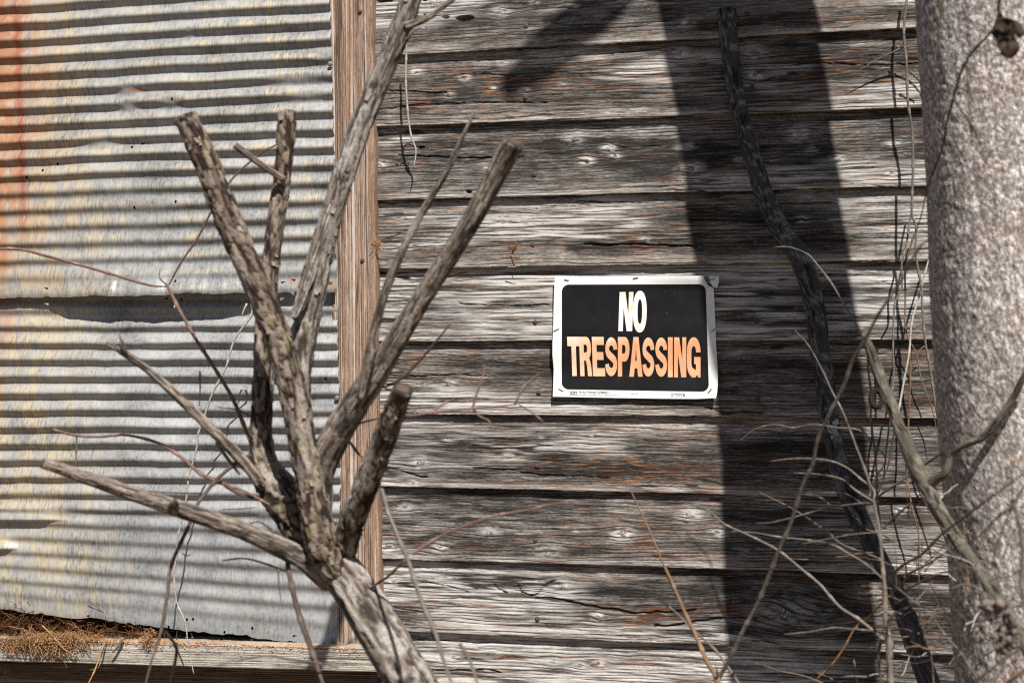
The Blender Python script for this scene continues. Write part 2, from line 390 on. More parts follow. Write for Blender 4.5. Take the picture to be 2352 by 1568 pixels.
def ground_mat():
    m = NT('leaf_litter'); p = m.pos(); v = m.vor(m.vmul(p, (22, 22, 22)), 1); n = m.noise(m.vmul(p, (9, 9, 9)), 1, 5, .65)
    f = m.math('ADD', m.math('MULTIPLY', v, .6), m.math('MULTIPLY', n, .5))
    m.out(m.ramp(f, [(.25, (.03, .02, .013)), (.5, (.085, .055, .033)), (.75, (.16, .11, .07))]), .9, f, .9, .02, spec=.1)
ground_mat()

# ------------------------------------------------------------------ ground
gx = np.linspace(-40, 40, 161); gy = np.linspace(-60, 20, 161)
GX, GY = np.meshgrid(gx, gy)
GZ = (fbm(GX*.4, GY*.4, 3)-.5)*.12*sst(.5, 3, np.abs(GY+1.3))-.02
tag(build('ground', np.stack([GX, GY, GZ], -1).reshape(-1, 3), grid_faces(161, 161), 'leaf_litter'), kind='structure')

# ------------------------------------------------------------------ shed wall
wall = thing('shed_wall', 'old shed wall of weathered lapped boards beside rusty corrugated metal sheets', 'wall', (0, 0, 0))
LIPS = [((940, 126), (1599, 90), (2103, 67)), ((861, 292), (1599, 265), (2113, 248)), ((862, 461), (1599, 441), (2117, 428)),
        ((866, 621), (1599, 600), (2131, 602)), ((868, 786), (1267, 782), (2139, 782)), ((870, 952), (1599, 954), (2146, 963)),
        ((875, 1118), (1599, 1132), (2169, 1145)), ((873, 1283), (1599, 1304), (2184, 1323)), ((900, 1449), (1599, 1481), (2191, 1504))]
fits = []
for L in LIPS:
    P = np.array([at(a, b, .017) for a, b in L]); fits.append(np.polyfit(P[:, 0], P[:, 2], 1))
pitch = (fits[0][1]-fits[8][1])/8
fits = [np.array([f[0], f[1]]) for f in fits]
for k in (1, 2, 3): fits.insert(0, fits[0]+[0.0, pitch])
nlow = 0
while fits[-1][1] > .2: fits.append(fits[-1]+[0, -pitch]); nlow += 1
XL = float(at(815, 784, .02)[0]); XR = 1.75
xv0, xv1 = XL, float(at(2420, 784, .02)[0])
z4 = lambda x, y: (752.6+.36*x, .36*y); z5 = lambda x, y: (752.6+.36*x, 517+.36*y); z6 = lambda x, y: (752.6+.36*x, 1004+.36*y)
z7 = lambda x, y: (1505+.36*x, .36*y); z8 = lambda x, y: (1505+.36*x, 517+.36*y); zr = lambda x, y: (1505+.36*x, 1004+.36*y)
z1 = lambda x, y: (.36*x, .36*y); z2 = lambda x, y: (.36*x, 517+.36*y); z3 = lambda x, y: (.36*x, 1004+.36*y)
KN = []
for z, L in ((z4, [(1100, 75, 30), (1555, 45, 22), (1880, 30, 26), (630, 175, 18), (670, 40, 16), (1320, 18, 16), (565, 460, 22), (875, 500, 18), (1400, 360, 12), (1110, 395, 14), (1255, 575, 20), (775, 605, 18), (420, 730, 26),
                   (2240, 340, 36), (1290, 465, 10), (1580, 890, 34), (1790, 950, 24), (1650, 1025, 25), (1835, 998, 18), (1040, 1060, 28), (2290, 940, 28), (880, 1005, 16), (330, 1050, 26), (1330, 1325, 17), (455, 1390, 15), (1060, 565, 10), (1500, 545, 12)]),
             (z5, [(2030, 95, 16), (785, 155, 12), (775, 1015, 25), (775, 1362, 22), (1020, 1350, 14), (1165, 1325, 10), (1365, 1350, 10), (1490, 1325, 10), (1710, 1340, 28), (1305, 1425, 20), (1155, 1475, 20)]),
             (z6, [(595, 160, 42), (550, 290, 20), (490, 440, 28), (395, 690, 38), (720, 690, 30), (1040, 610, 33), (1410, 740, 42), (1880, 605, 38), (2310, 500, 38), (1590, 590, 12), (1645, 485, 14), (420, 915, 22), (835, 1030, 12), (1495, 950, 36), (1720, 1140, 24),
                   (1060, 1380, 20), (1440, 1430, 20), (1720, 1440, 28), (1610, 1450, 26), (800, 1400, 24)]),
             (z7, [(210, 150, 20), (640, 480, 33), (1450, 415, 18), (1540, 395, 18), (630, 340, 38), (925, 850, 36), (1010, 960, 20), (1165, 1025, 25), (1520, 910, 18), (1590, 980, 18), (1505, 1100, 22), (230, 1080, 30), (540, 1010, 18), (935, 1395, 18), (390, 990, 14)]),
             (zr, [(395, 600, 26), (1750, 720, 40), (1410, 230, 38), (1840, 640, 18), (1560, 470, 20), (1395, 1000, 46), (830, 1110, 100)])):
    for a, b, r in L:
        fx, fy = z(a, b); p = at(fx, fy, .01); KN.append((p[0], p[2], r*.36*.00081*.85))
ROT = []
for z, L in ((z4, [(2200, 1120, 130, 24), (1750, 680, 70, 16), (1255, 1088, 50, 18), (1820, 555, 80, 14), (860, 1225, 20, 12)]),
             (z5, [(1180, 150, 45, 60), (1190, 215, 60, 30), (1080, 215, 80, 10), (2000, 130, 360, 22)]),
             (z6, [(1070, 172, 60, 16), (1800, 228, 100, 45), (2150, 195, 220, 28), (2000, 680, 130, 26), (2180, 1140, 260, 60), (2300, 730, 120, 16), (1575, 1250, 50, 10)]),
             (z7, [(320, 170, 100, 40), (1420, 1060, 160, 14), (1450, 1140, 120, 16), (1250, 1010, 90, 14)]),
             (zr, [(100, 1150, 220, 40), (400, 1090, 210, 28), (250, 215, 200, 40), (700, 1180, 100, 30), (60, 760, 120, 16)])):
    for a, b, rx, rz in L:
        fx, fy = z(a, b); p = at(fx, fy, .01); ROT.append((p[0], p[2], rx*.36*.00081, rz*.36*.00081))
HOLE = []
for z, L in ((z4, [(755, 112, 22, 10), (875, 118, 62, 17), (365, 4, 55, 9), (618, 0, 16, 8), (620, 97, 10, 6), (905, 1227, 16, 12), (597, 940, 20, 8), (440, 1052, 8, 5), (650, 1000, 10, 5), (520, 1045, 6, 4)]),):
    for a, b, rx, rz in L:
        fx, fy = z(a, b); p = at(fx, fy, .01); HOLE.append((p[0], p[2], rx*.36*.00081, rz*.36*.00081))
CRK = []
for z, pts, wd in ((z6, [(1330, 1025), (1400, 1025), (1500, 1035), (1620, 1065), (1800, 1090), (1960, 1120), (2352, 1100)], .0022),
                   (z6, [(580, 920), (760, 945), (900, 985)], .0009), (z6, [(430, 1085), (620, 1115)], .0010), (z6, [(600, 1490), (1000, 1478), (1100, 1500)], .0014),
                   (z6, [(350, 195), (460, 205), (560, 240), (640, 250)], .0014), (z6, [(930, 195), (1150, 205), (1350, 235), (1800, 255)], .0012),
                   (z5, [(1640, 120), (1800, 128), (2000, 122), (2352, 140)], .0022), (z5, [(330, 950), (560, 965), (800, 950), (1000, 965)], .0012), (z5, [(840, 500), (1100, 515), (1420, 505)], .0010),
                   (z4, [(340, 700), (600, 668), (900, 655), (1400, 660)], .0011), (z4, [(380, 575), (600, 590), (760, 590)], .0013), (z4, [(450, 990), (700, 1000), (1100, 1012), (1250, 1000)], .0016), (z4, [(850, 470), (1000, 470), (1200, 482)], .0012),
                   (z7, [(900, 400), (1200, 405), (1340, 415), (1700, 405)], .0012), (z7, [(200, 1400), (700, 1420), (1100, 1400)], .0010), (zr, [(0, 1200), (150, 1190), (300, 1165), (420, 1150)], .0026), (zr, [(620, 1290), (760, 1300)], .0012),
                   (z6, [(1062, 930), (1090, 965), (1140, 990)], .0011), (z6, [(1215, 945), (1240, 990), (1300, 1010), (1335, 1000), (1380, 950), (1450, 915)], .0012)):
    P = np.array([at(*z(a, b), .01) for a, b in pts]); CRK.append((P[:, [0, 2]], wd))
def seg_dist(x, z, P):
    d = np.full(x.shape, 9.)
    for a, b in zip(P[:-1], P[1:]):
        ab = b-a; t = np.clip(((x-a[0])*ab[0]+(z-a[1])*ab[1])/(ab@ab), 0, 1)
        d = np.minimum(d, np.hypot(x-a[0]-t*ab[0], z-a[1]-t*ab[1]))
    return d
NAILS_FX = (1228, 1737)
bands = []
def make_plank(i, top, bot, fine):
    seed = 40+i*13
    xs = np.concatenate([np.arange(xv0-.01, xv1, .0032 if fine else .03), np.arange(xv1, XR, .02)])
    zb = np.polyval(bot, xs)+(fbm(xs*9, i*3.3, seed)-.5)*.0035+(vn(xs*170, i*1.0, seed+1)-.5)*.0010
    if i == 6: zb = zb+.005*np.exp(-((xs-at(1190, 600, 0)[0])/.03)**2)*vn(xs*80, 0, 3)
    zt = np.polyval(top, xs)+.020
    nv = int((zt-zb).mean()/(.00125 if fine else .02))
    v = np.linspace(0, 1, nv)
    X = np.repeat(xs[None], nv, 0); Z = zt[None]*(1-v[:, None])+zb[None]*v[:, None]
    V = Z-np.polyval(bot, X)                      # metres above lip
    vw = V+.004*(fbm(X*2.2, V*6+i, seed+2)-.5)+.0022*(fbm(X*9, V*20, seed+3)-.5)
    kn = np.zeros_like(X); hal = np.zeros_like(X); rot = np.zeros_like(X); dark = np.zeros_like(X); h = np.zeros_like(X)
    zlo, zhi = Z.min(), Z.max()
    if fine:
        for kx, kz, R in KN:
            if R < .0036 and (kx*531.7) % 1 < .5: continue
            if not zlo-.01 < kz < zhi-.012: continue
            w_ = (np.abs(X-kx) < R*9)
            if not w_.any(): continue
            dx = X-kx; dz = Z-kz; hk = (kx*917.3+kz*331.7) % 1; G = np.exp(-((dx/((2.2+1.6*hk)*R))**2+(dz/(1.9*R))**2)); lean = .5*(hk-.5)*dx
            vw = vw-(dz-lean)*(.35+.35*hk)*G
            wob = 1+.25*(vn(np.arctan2(dz, dx)*2+kx*9, kz*30, seed)-.5)*2
            rr = np.hypot(dx/(1.0+.6*((hk*7) % 1)), dz)/(R*.52*wob)
            k1 = sst(1.1, .75, rr); kn = np.maximum(kn, k1)
            hal = np.maximum(hal, (1-k1*.8)*np.exp(-(((dx-.6*R*(hk-.5))/(2.3*R))**2+((dz-.8*R*(((hk*5) % 1)-.5))/(1.3*R))**2))*(.4+.8*((hk*13) % 1))*sst(.28, .58, fbm(X*90, Z*330, seed+4)))
            h += .0008*k1-.0007*np.exp(-((rr-1.12)/.16)**2)
            ang = np.arctan2(dz, dx); ck = sst(.16, .05, np.abs(np.sin(ang*1.5+kx*40)))*sst(1., .6, rr)*sst(0, .15, rr)
            h -= .0009*ck; dark = np.maximum(dark, .8*ck*(R > .006)); dark = np.maximum(dark, .7*np.exp(-((rr-1.10)/.10)**2)*sst(.45, .7, vn(ang*1.4+3, kx*77, 5)))
        for rx, rz, a, b in ROT:
            if not zlo-.01 < rz < zhi: continue
            q = ((X-rx)/a)**2+((Z-rz)/b)**2; rot = np.maximum(rot, sst(1.2, .1, q+.9*(fbm(X*35, Z*260, seed+5)-.5)*2)*sst(.44, .60, fbm(X*30, Z*330, seed+6)))
        for hx, hz, a, b in HOLE:
            if not zlo < hz < zhi: continue
            q = ((X-hx)/a)**2+((Z-hz)/b)**2+.8*(fbm(X*120, Z*300, seed+7)-.5); hh = sst(1.1, .7, q)
            h -= .007*hh; dark = np.maximum(dark, hh*.5); rot = np.maximum(rot, hh)
        for P, wd in CRK:
            if P[:, 1].max() < zlo or P[:, 1].min() > zhi: continue
            d = seg_dist(X, Z+(fbm(X*70, 1, seed)-.5)*.004, P)/(wd*(.6+.8*vn(X*90, 0, seed+8))); c = sst(1.2, .4, d); h -= .0035*c; dark = np.maximum(dark, c)
    weat0 = sst(.40, .62, fbm(X*3.2+i, V*17, seed+24))
    PH = vw*(135+40*hsh(np.array([i*1.]), np.array([8.]))[0])+3.2*fbm(X*1.5+i, vw*16, seed+31)+.9*fbm(X*16, vw*80, seed+32)+i*50
    fr_ = PH % 1; idl = np.floor(PH); ln = sst(.5, .2, fr_)*sst(0, .1, fr_)*sst(.0, .6, hsh(idl, idl*0+i))*sst(.38, .56, vn(X*13, idl*3.7, seed+33))
    h -= .0010*ln
    # open grain: ridges and checks running with the board
    n1 = vn(X*26+i*7, vw*430, seed+9); n2 = fbm(X*12, vw*190+i*5, seed+10, 3); n3 = fbm(X*60, vw*700, seed+11, 2)
    rug = .45+.9*sst(.35, .65, fbm(X*3.5, V*18+i*2, seed+12))
    h += rug*(.0011*(n1-.5)+.0008*(n2-.5)+.0007*(n3-.5))
    n4 = vn(X*7.0+i*11, vw*210+2*(fbm(X*30, vw*90, seed+30)-.5), seed+13); gate = sst(.45, .58, fbm(X*5.5, vw*60+9*i, seed+14)); c = sst(.075, .03, np.abs(n4-.5))*gate*(.35+.65*weat0)
    h -= .0013*c; dark = np.maximum(dark, .95*c)
    rot = np.maximum(rot, .5*sst(.64, .72, fbm(X*16, vw*190+i*3, seed+15))*sst(.5, .62, fbm(X*2.2, V*9+i*8, seed+16)))
    hal = np.maximum(hal, .75*sst(.50, .68, fbm(X*2.6, V*12+i*5, seed+17))*sst(.3, .6, n2))     # sun-bleached areas
    hal = np.maximum(hal, .55*sst(.016, .002, V)*vn(X*20, i, seed+18))                             # bleached lip
    yf = -(.003+.0145*v[:, None]+.0*X)+.0025*(fbm(X*1.3, i*1.0, seed+19)-.5)*v[:, None]
    edge = sst(.0022, 0, V)*.0014
    Y = yf-h+edge
    up_ = np.polyval(top, X)-Z
    tanz = sst(.030, .008, V+.012*(fbm(X*6, V*60, seed+20)-.5))*(.5+.5*fbm(X*3, i*2., seed+21))
    topz = sst(.045, .012, up_+.02*(fbm(X*5, V*40, seed+22)-.5))*sst(.35, .6, fbm(X*2.3, i*3., seed+23))
    weat = (.6*sst(.44, .64, fbm(X*3.2+i, V*17, seed+24))+.65*sst(.42, .6, fbm(X*14, vw*130, seed+25))*sst(.35, .55, fbm(X*2.5, V*12+i, seed+26)))*(1-tanz)+.35*(hsh(np.array([i*1.]), np.array([3.]))[0]-.5)
    # underside rows
    nb = 4
    Xb = np.repeat(xs[None], nb, 0); Zb = np.repeat((zb+.0003)[None], nb, 0); Zb[1:] += .0002
    Yb = Y[-1][None]+np.linspace(.0022, .0150, nb)[:, None]
    Xa = np.vstack([X, Xb]); Ya = np.vstack([Y, Yb]); Za = np.vstack([Z, Zb])
    ext = lambda A, k=1.0: np.vstack([A, np.repeat(A[-1][None]*k, nb, 0)])
    gvw = np.vstack([vw, vw[-1][None]-np.linspace(.002, .015, nb)[:, None]])
    gc = np.stack([Xa+i*3.7, gvw, np.full_like(Xa, i*2.31)], -1).reshape(-1, 3)
    hal2 = ext(hal, .3)
    mask = np.stack([ext(kn), ext(dark, .3), ext(rot), np.clip(hal2, 0, 1)], -1).reshape(-1, 4)
    pl = build('plank', np.stack([Xa, Ya, Za], -1).reshape(-1, 3), grid_faces(len(Xa), len(xs)), 'weathered_siding', wall, attrs={'gc': gc, 'mask': mask, 'ph': np.stack([np.vstack([PH, np.repeat(PH[-1][None], nb, 0)]).ravel()]*3, -1), 'm2': np.stack([ext(tanz), ext(topz), ext(weat), np.ones_like(Xa)], -1).reshape(-1, 4)})
    return pl
def disc_nail(name, p, r, mat, parent, tilt=(0, 0), h=.0016):
    n = 12; th = np.linspace(0, 2*math.pi, n, endpoint=False); V = []
    for rr, yy in ((r*1.0, .003), (r*1.0, -h*.5), (r*.8, -h), (r*.35, -h*1.15)):
        V += [(p[0]+rr*math.cos(t), p[1]+yy+rr*math.sin(t)*tilt[1], p[2]+rr*math.sin(t)) for t in th]
    V.append((p[0], p[1]-h*1.2, p[2])); F = grid_faces(4, n, True).tolist()
    F += [[3*n+k, 3*n+(k+1) % n, 4*n] for k in range(n)]
    return build(name, V, F, mat, parent)
NZ = [(1209, 61), (1207, 224), (1228, 401), (1224, 562), (1230, 739), (1238, 901), (1234, 1069), (1230, 1240), (1235, 1420)]
NZ2 = [(1716, 32), (1728, 200), (1730, 388), (1735, 555), (1739, 737), (1741, 913), (1734, 1092), (1730, 1261), (1735, 1441)]
planks = []
for i in range(1, len(fits)):
    fine = 2 <= i <= 12
    pl = make_plank(i, fits[i-1], fits[i], fine); planks.append(pl)
    j = i-3
    if 0 <= j < 9:
        for fx, fy in (NZ[j], NZ2[j]):
            q = at(fx, fy, .012); zb = np.polyval(fits[i], q[0]); zt = np.polyval(fits[i-1], q[0])+.02
            f = (zt-q[2])/(zt-zb); disc_nail('nail', (q[0], -(.003+.0145*f)-.0008, q[2]), .0042+.0006*random.random(), 'rusty_nail', pl)
# board behind everything (inside of the wall framing)
def box(name, lo, hi, mat, parent, attrs=False, tilt=0, res=None):
    lo = np.array(lo, float); hi = np.array(hi, float)
    V = [(x, y, z) for z in (lo[2], hi[2]) for y in (lo[1], hi[1]) for x in (lo[0], hi[0])]
    F = [[0, 1, 5, 4], [1, 3, 7, 5], [3, 2, 6, 7], [2, 0, 4, 6], [4, 5, 7, 6], [0, 2, 3, 1]]
    return build(name, V, F, mat, parent, smooth=False)
box('inner_wall', (-2.6, .03, -.05), (1.8, .06, 2.75), 'interior_dark', wall)
# ---- long timbers with grain: post, sill, lower board
def timber(name, A, B, width, depth, mat, seed, d_front, axis, step=.004, wf=None, parent=wall, rough=.0009):
    """A,B: world points on centre line of the front face; width across, depth back into the wall"""
    A = np.array(A, float); B = np.array(B, float); L = np.linalg.norm(B-A); T = (B-A)/L
    Nn = np.array([0, -1., 0]); W = np.cross(T, Nn)
    n = int(L/step); s = np.linspace(0, L, n); k = max(8, int(width/.0013)); q = np.linspace(-.5, .5, k)
    S, Q = np.meshgrid(s, q, indexing='ij')
    w_ = width if wf is None else wf(S)
    qq = Q*w_
    vw = qq+.003*(fbm(S*3, qq*8, seed)-.5)
    h = rough*(vn(S*3, vw*420, seed+1)-.5)+rough*1.2*(fbm(S*1.5, vw*150, seed+2)-.5)
    cr = sst(.06, .02, np.abs(vn(S*2.2, vw*140, seed+3)-.5))*sst(.5, .6, fbm(S*5, vw*30, seed+4)); h -= .0010*cr
    e = sst(.48, .5, np.abs(Q))*.0022
    wob = (fbm(S*14, Q*0+np.sign(Q), seed+5)-.5)*.0026*sst(.4, .5, np.abs(Q))*np.sign(Q)
    P = A+S[..., None]*T+(qq+wob)[..., None]*W+(h-e)[..., None]*Nn
    first = P[:, :1]-Nn*depth; last = P[:, -1:]-Nn*depth
    P = np.concatenate([first, P, last], 1)
    white = sst(.70, .80, vn(S*1.3, vw*400, seed+6))*(.5+.6*vn(S*60, vw*300, seed+7))*.8
    M = np.stack([0*S, cr*.7, 0*S, white], -1); M = np.concatenate([M[:, :1], M, M[:, -1:]], 1)
    G = np.stack([S+seed, vw, 0*S+seed], -1); G = np.concatenate([G[:, :1]-[0, depth, 0], G, G[:, -1:]+[0, depth, 0]], 1)
    nc = P.shape[1]; F = grid_faces(n, nc).tolist()
    F.append(list(range(nc))[::-1]); F.append(list(range((n-1)*nc, n*nc)))
    return build(name, P.reshape(-1, 3), F, mat, parent, attrs={'gc': G.reshape(-1, 3), 'mask': M.reshape(-1, 4), 'ph': np.repeat((G[..., 1]*260+2*fbm(G[..., 0]*2, G[..., 1]*16, seed+20)+seed*20).reshape(-1, 1), 3, 1)})
pt, pb = at(800, -330, .036), at(822, 1492, .036)
post = timber('corner_post', pb, pt, .0865, .034, 'post_wood', 5, .036, 'z')
for fx, fy in ((827, 27), (832, 598)): disc_nail('nail', at(fx, fy, .0372), .004, 'rusty_nail', post)
# sill: a thick plank lying under the sheets, its top showing
sl_, sr_ = at(-330, 1483, .074), at(868, 1516, .074)
sill = timber('sill_beam', sl_, sr_, .044, .07, 'sill_wood', 9, .074, 'x', rough=.0006)
lw_l, lw_r = at(-330, 1610, .020), at(866, 1640, .020)
low = timber('lower_board', lw_l, lw_r, .17, .014, 'under_wood', 13, .02, 'x', step=.008)
for k in range(1, 5):
    dz = np.array([0, 0, -.172*k]); timber('lower_board', lw_l+dz, lw_r+dz, .168, .014, 'under_wood', 13+k, .02, 'x', step=.02)
# ---- corrugated sheets
HOLES = [z1(838, 937), z1(908, 914), z1(1100, 632), z1(1125, 1285), z1(178, 1132), z1(275, 1088), z1(360, 1047), z1(855, 1324), z2(302, 403), z2(1142, 362), z2(1808, 366), z2(1875, 350), z2(2076, 980), z2(1942, 1182), z2(2143, 1440), z3(573, 1132), z3(1190, 1160), z3(1228, 1156), z3(1078, 1210), z3(1614, 1216), z3(1432, 1243), z3(2052, 90), z3(1880, 1265), z2(1045, 470), z2(1140, 475)]
DENTS = [(z1(820, 580), .9, 60), (z1(820, 680), .9, 60), (z1(1090, 640), .9, 70), (z1(650, 930), .8, 120), (z1(1210, 205), .5, 30), (z2(880, 735), -.5, 40), (z1(2060, 350), .9, 90), (z1(1880, 500), .8, 200), (z1(900, 1300), .5, 200), (z1(1950, 600), .6, 150), (z3(380, 470), .7, 120), (z3(200, 380), .5, 250), (z2(2080, 1150), .9, 130), (z3(1700, 480), -.5, 60), (z2(700, 300), .4, 400)]
def sheet(name, fyf, t0, t1, right, base, ampf, extra, seed, left=-330, tooth=0):
    per = 18; nt = int((t1-t0)*per)+1; t = np.linspace(t0, t1, nt); nc = int((790-left)/4.6); u = np.linspace(0, 1, nc)
    Tg, U = np.meshgrid(t, u, indexing='ij')
    fy0 = fyf(Tg, 780*U); rt = right(fy0)
    FX = left+(rt-left)*U
    FY = fyf(Tg, FX)+6*(fbm(FX*.004, Tg*.12, seed)-.5)+3*(fbm(FX*.016, Tg*.6, seed+1)-.5)
    if tooth: FY = FY+tooth*sst(t1-.45, t1, Tg)*((fbm(FX*.018, 2.2, seed+2)-.5)*10+(vn(FX*.09, 1., seed+3)-.5)*4)
    P = at(FX, FY, base)
    am = ampf(Tg, FX, FY)*(.80+.45*fbm(FX*.006, Tg*.35, seed+4))
    flat = np.zeros_like(FX)
    for (dx, dy), s, r in DENTS:
        r = r*.36; g = np.exp(-(((FX-dx)/r)**2+((FY-dy)/min(r, 16))**2)); flat = np.maximum(flat, np.abs(s)*g)
    am = am*(1-.85*flat)
    ph_ = 2*math.pi*Tg; prof = -am*np.sin(ph_+.20*np.sin(ph_))
    wav = .0016*(fbm(FX*.012, Tg*.8, seed+5)-.5)+.006*(fbm(FX*.0025, Tg*.12, seed+6)-.5)+.0007*(fbm(FX*.05, Tg*3, seed+7)-.5)
    D = base+prof+wav+extra(Tg, FX, FY)
    P[..., 1] = -D
    F = grid_faces(nt, nc)
    keep = np.ones(len(F), bool)
    cfx = FX.ravel()[F].mean(1); cfy = FY.ravel()[F].mean(1)
    for hx, hy in HOLES:
        q = (cfx-hx)**2+(cfy-hy)**2
        if q.min() < 60: keep[np.argsort(q)[:3]] = False
    F = F[keep]
    # rust / oxide / paint run
    n = fbm(FX*.004+3, FY*.006, seed+8)
    rust = .85*sst(210, -20, FX+150*(n-.5)-.04*FY)*sst(760, 250, FY)+.9*sst(22, 2, FX+20*(n-.5))*sst(1250, 500, FY)
    rust += .5*sst(50, 10, FX+60*(n-.5))*sst(1000, 700, FY)
    for hx, hy in ((308, 476), (300, 208), (135, 415)):
        rust += sst(1.2, .2, ((FX-hx-14)/30)**2+((FY-hy)/4)**2)*.9
    rust += .9*sst(16, 6, np.hypot(FX-760, FY-652))+.7*sst(12, 4, np.hypot(FX-672, FY-645))
    cap = sst(-.3, .9, np.sin(2*math.pi*(Tg-.42)))      # oxide sits on the weathered crests
    grit = sst(.38, .62, fbm(FX*.05, FY*.02, seed+12))
    oxide = sst(360, 60, FX+200*(n-.5))*.95*(.35+.65*grit)+.55*cap*grit*sst(.46, .62, fbm(FX*.009+9, FY*.006, seed+9))*sst(-100, 250, 700-FY)+.30*cap*sst(900, 500, FY)+.10*grit
    oxide += cap*grit*(.6*np.exp(-((FX-640)/50)**2)*sst(330, 150, FY)+.45*np.exp(-((FX-365)/45)**2)*sst(480, 200, FY))
    rust = rust*(.45+.75*grit)
    red = np.exp(-((FX-(38+.032*FY))/9)**2)*sst(620, 430, FY)*sst(-100, 60, FY)+.55*sst(38, 0, FX)*sst(300, 30, FY)
    M = np.stack([np.clip(rust, 0, 1), np.clip(oxide, 0, 1), np.clip(red, 0, 1), np.ones_like(FX)], -1).reshape(-1, 4)
    return build(name, P.reshape(-1, 3), F, 'galvanised_sheet', wall, attrs={'mask': M})
def up_fy(t, fx):
    s = fx/758.; return (65+38.7*t)*(1-s)+(16+41*t)*s
def up_amp(t, fx, fy):
    a = .0046*np.ones_like(t); a *= 1-.42*sst(7.5, 10.5, t)*sst(430, 330, fx)-.30*sst(8, 10, t)*sst(330, 430, fx)
    return a*(1-.6*sst(13.7, 15.6, t))
def up_ex(t, fx, fy):
    lift = sst(12.8, 16, t)**2
    return .020*lift*(.75+.6*fbm(fx*.03, 1.0, 77))*(sst(60, 260, fx)*sst(640, 470, fx))+.003*lift
sh1 = sheet('corrugated_sheet', up_fy, -8, 16, lambda y: 758+y*.026, .0475, up_amp, up_ex, 101, tooth=.7)
def lo_fy(t, fx):
    s = fx/775.; l = 679+38.5*np.minimum(t, 12); tt = np.maximum(t-12, 0)
    return l+tt*(31.9*(1-s)+43*s)+4*s*tt*0
def lo_amp(t, fx, fy):
    return .0044*(1-.62*sst(11.5, 14.5, t)*(1-.25*sst(300, 700, fx)))*(1-.75*sst(17.5, 19.7, t))*(1-.45*sst(2.6, .5, t))
def lo_ex(t, fx, fy):
    k = np.exp(-((fy-1186)/20)**2)*np.where(fy > 1192, sst(1199, 1192, fy), 1)*sst(165, 85, fx)*.011
    k2 = np.exp(-((fy-1254)/16)**2)*np.where(fy > 1258, sst(1264, 1258, fy), 1)*sst(50, 10, fx)*.010
    return -.012*sst(3.2, -.5, t)+k+k2+.010*sst(14, 20, t)*sst(500, 0, fx)
sh2 = sheet('corrugated_sheet', lo_fy, -1.2, 20, lambda y: 772+10*np.clip((y-680)/300, 0, 1)-9*np.clip((y-1100)/380, 0, 1), .041, lo_amp, lo_ex, 202, tooth=1.0)
for (fx, fy), sh in ((z1(2105, 408), sh1), (z2(2107, 363), sh1), (z2(2148, 1103), sh2), (z3(2135, 537), sh2), (z3(2125, 1295), sh2)):
    disc_nail('nail', at(fx, fy, .0505 if sh is sh1 else .0445), .0048, 'sheet_nail', sh)
# bark shaper for the standing tree and its limb are below

# ------------------------------------------------------------------ no-trespassing sign
SX = lambda x: 1241.8+.21*np.asarray(x, float); SY = lambda y: 611.5+.21*np.asarray(y, float)
def sign_d(x, y):
    x = np.asarray(x, float); y = np.asarray(y, float); u = (x-130)/1800; v = (y-105)/1335
    d = .0165+.0042*np.exp(-((v-.5)/.22)**2)+.0012*np.sin(u*9+v*3)+.0016*np.sin(v*7+u*2.2)*sst(.75, 1, u)
    d += .010*sst(.72, 1.02, v)*(.55+.45*np.abs(2*u-1))+.005*sst(.93, 1.0, u)*sst(.3, .9, v)+.0035*sst(.10, 0, u)*np.sin(v*6+1)**2
    d += .006*sst(.12, 0, v)*sst(.4, .85, u)
    return d
def sign_mesh(name, polys, lift, mat, parent, spacing=26, mk=None):
    pts, faces = [], []
    for P in polys:
        k = len(pts); pts += [tuple(p) for p in P]; faces.append(list(range(k, k+len(P))))
    A = np.array(pts); x0, y0 = A.min(0); x1, y1 = A.max(0)
    if spacing:
        gx = np.arange(x0+spacing/2, x1, spacing); gy = np.arange(y0+spacing/2, y1, spacing)
        for a in gx:
            for b in gy: pts.append((a+.37*math.sin(b), b+.29*math.cos(a)))
    V, E, Fc, *_ = geometry.delaunay_2d_cdt([Vector(p) for p in pts], [], faces, 1, 1e-4)
    V = np.array([(v.x, v.y) for v in V])
    cen = np.array([V[list(f)].mean(0) for f in Fc])
    def inside(P):
        P = np.array(P); r = np.zeros(len(cen), bool); x, y = cen[:, 0], cen[:, 1]
        for (x1, y1), (x2, y2) in zip(P, np.roll(P, -1, 0)):
            if y1 != y2: r ^= ((y1 > y) != (y2 > y)) & (x < (x2-x1)*(y-y1)/(y2-y1)+x1)
        return r
    ok = inside(polys[0])
    for P in polys[1:]: ok &= ~inside(P)
    Fc = [f for f, k in zip(Fc, ok) if k]; used = sorted({i for f in Fc for i in f}); mp = {o: n for n, o in enumerate(used)}
    V = V[used]; Fc = [[mp[i] for i in f] for f in Fc]
    d = sign_d(V[:, 0], V[:, 1])+lift; W = at(SX(V[:, 0]), SY(V[:, 1]), d)
    # orient towards the viewer
    a, b, c = W[Fc[0][0]], W[Fc[0][1]], W[Fc[0][2]]
    if np.cross(b-a, c-a)[1] > 0: Fc = [f[::-1] for f in Fc]
    at_ = {'mask': np.stack([mk(V)]*3+[np.ones(len(V))], -1)} if mk else None
    return build(name, W, Fc, mat, parent, attrs=at_)
sg = thing('no_trespassing_sign', 'black and white sign reading NO TRESPASSING stapled to the boards', 'sign', tuple(at(SX(1030), SY(1440), .016)))
def dens(P, n=12):
    out = []
    for a, b in zip(P, P[1:]+P[:1]):
        k = max(1, int(math.hypot(b[0]-a[0], b[1]-a[1])/18)); out += [(a[0]+(b[0]-a[0])*i/k, a[1]+(b[1]-a[1])*i/k) for i in range(k)]
    return out
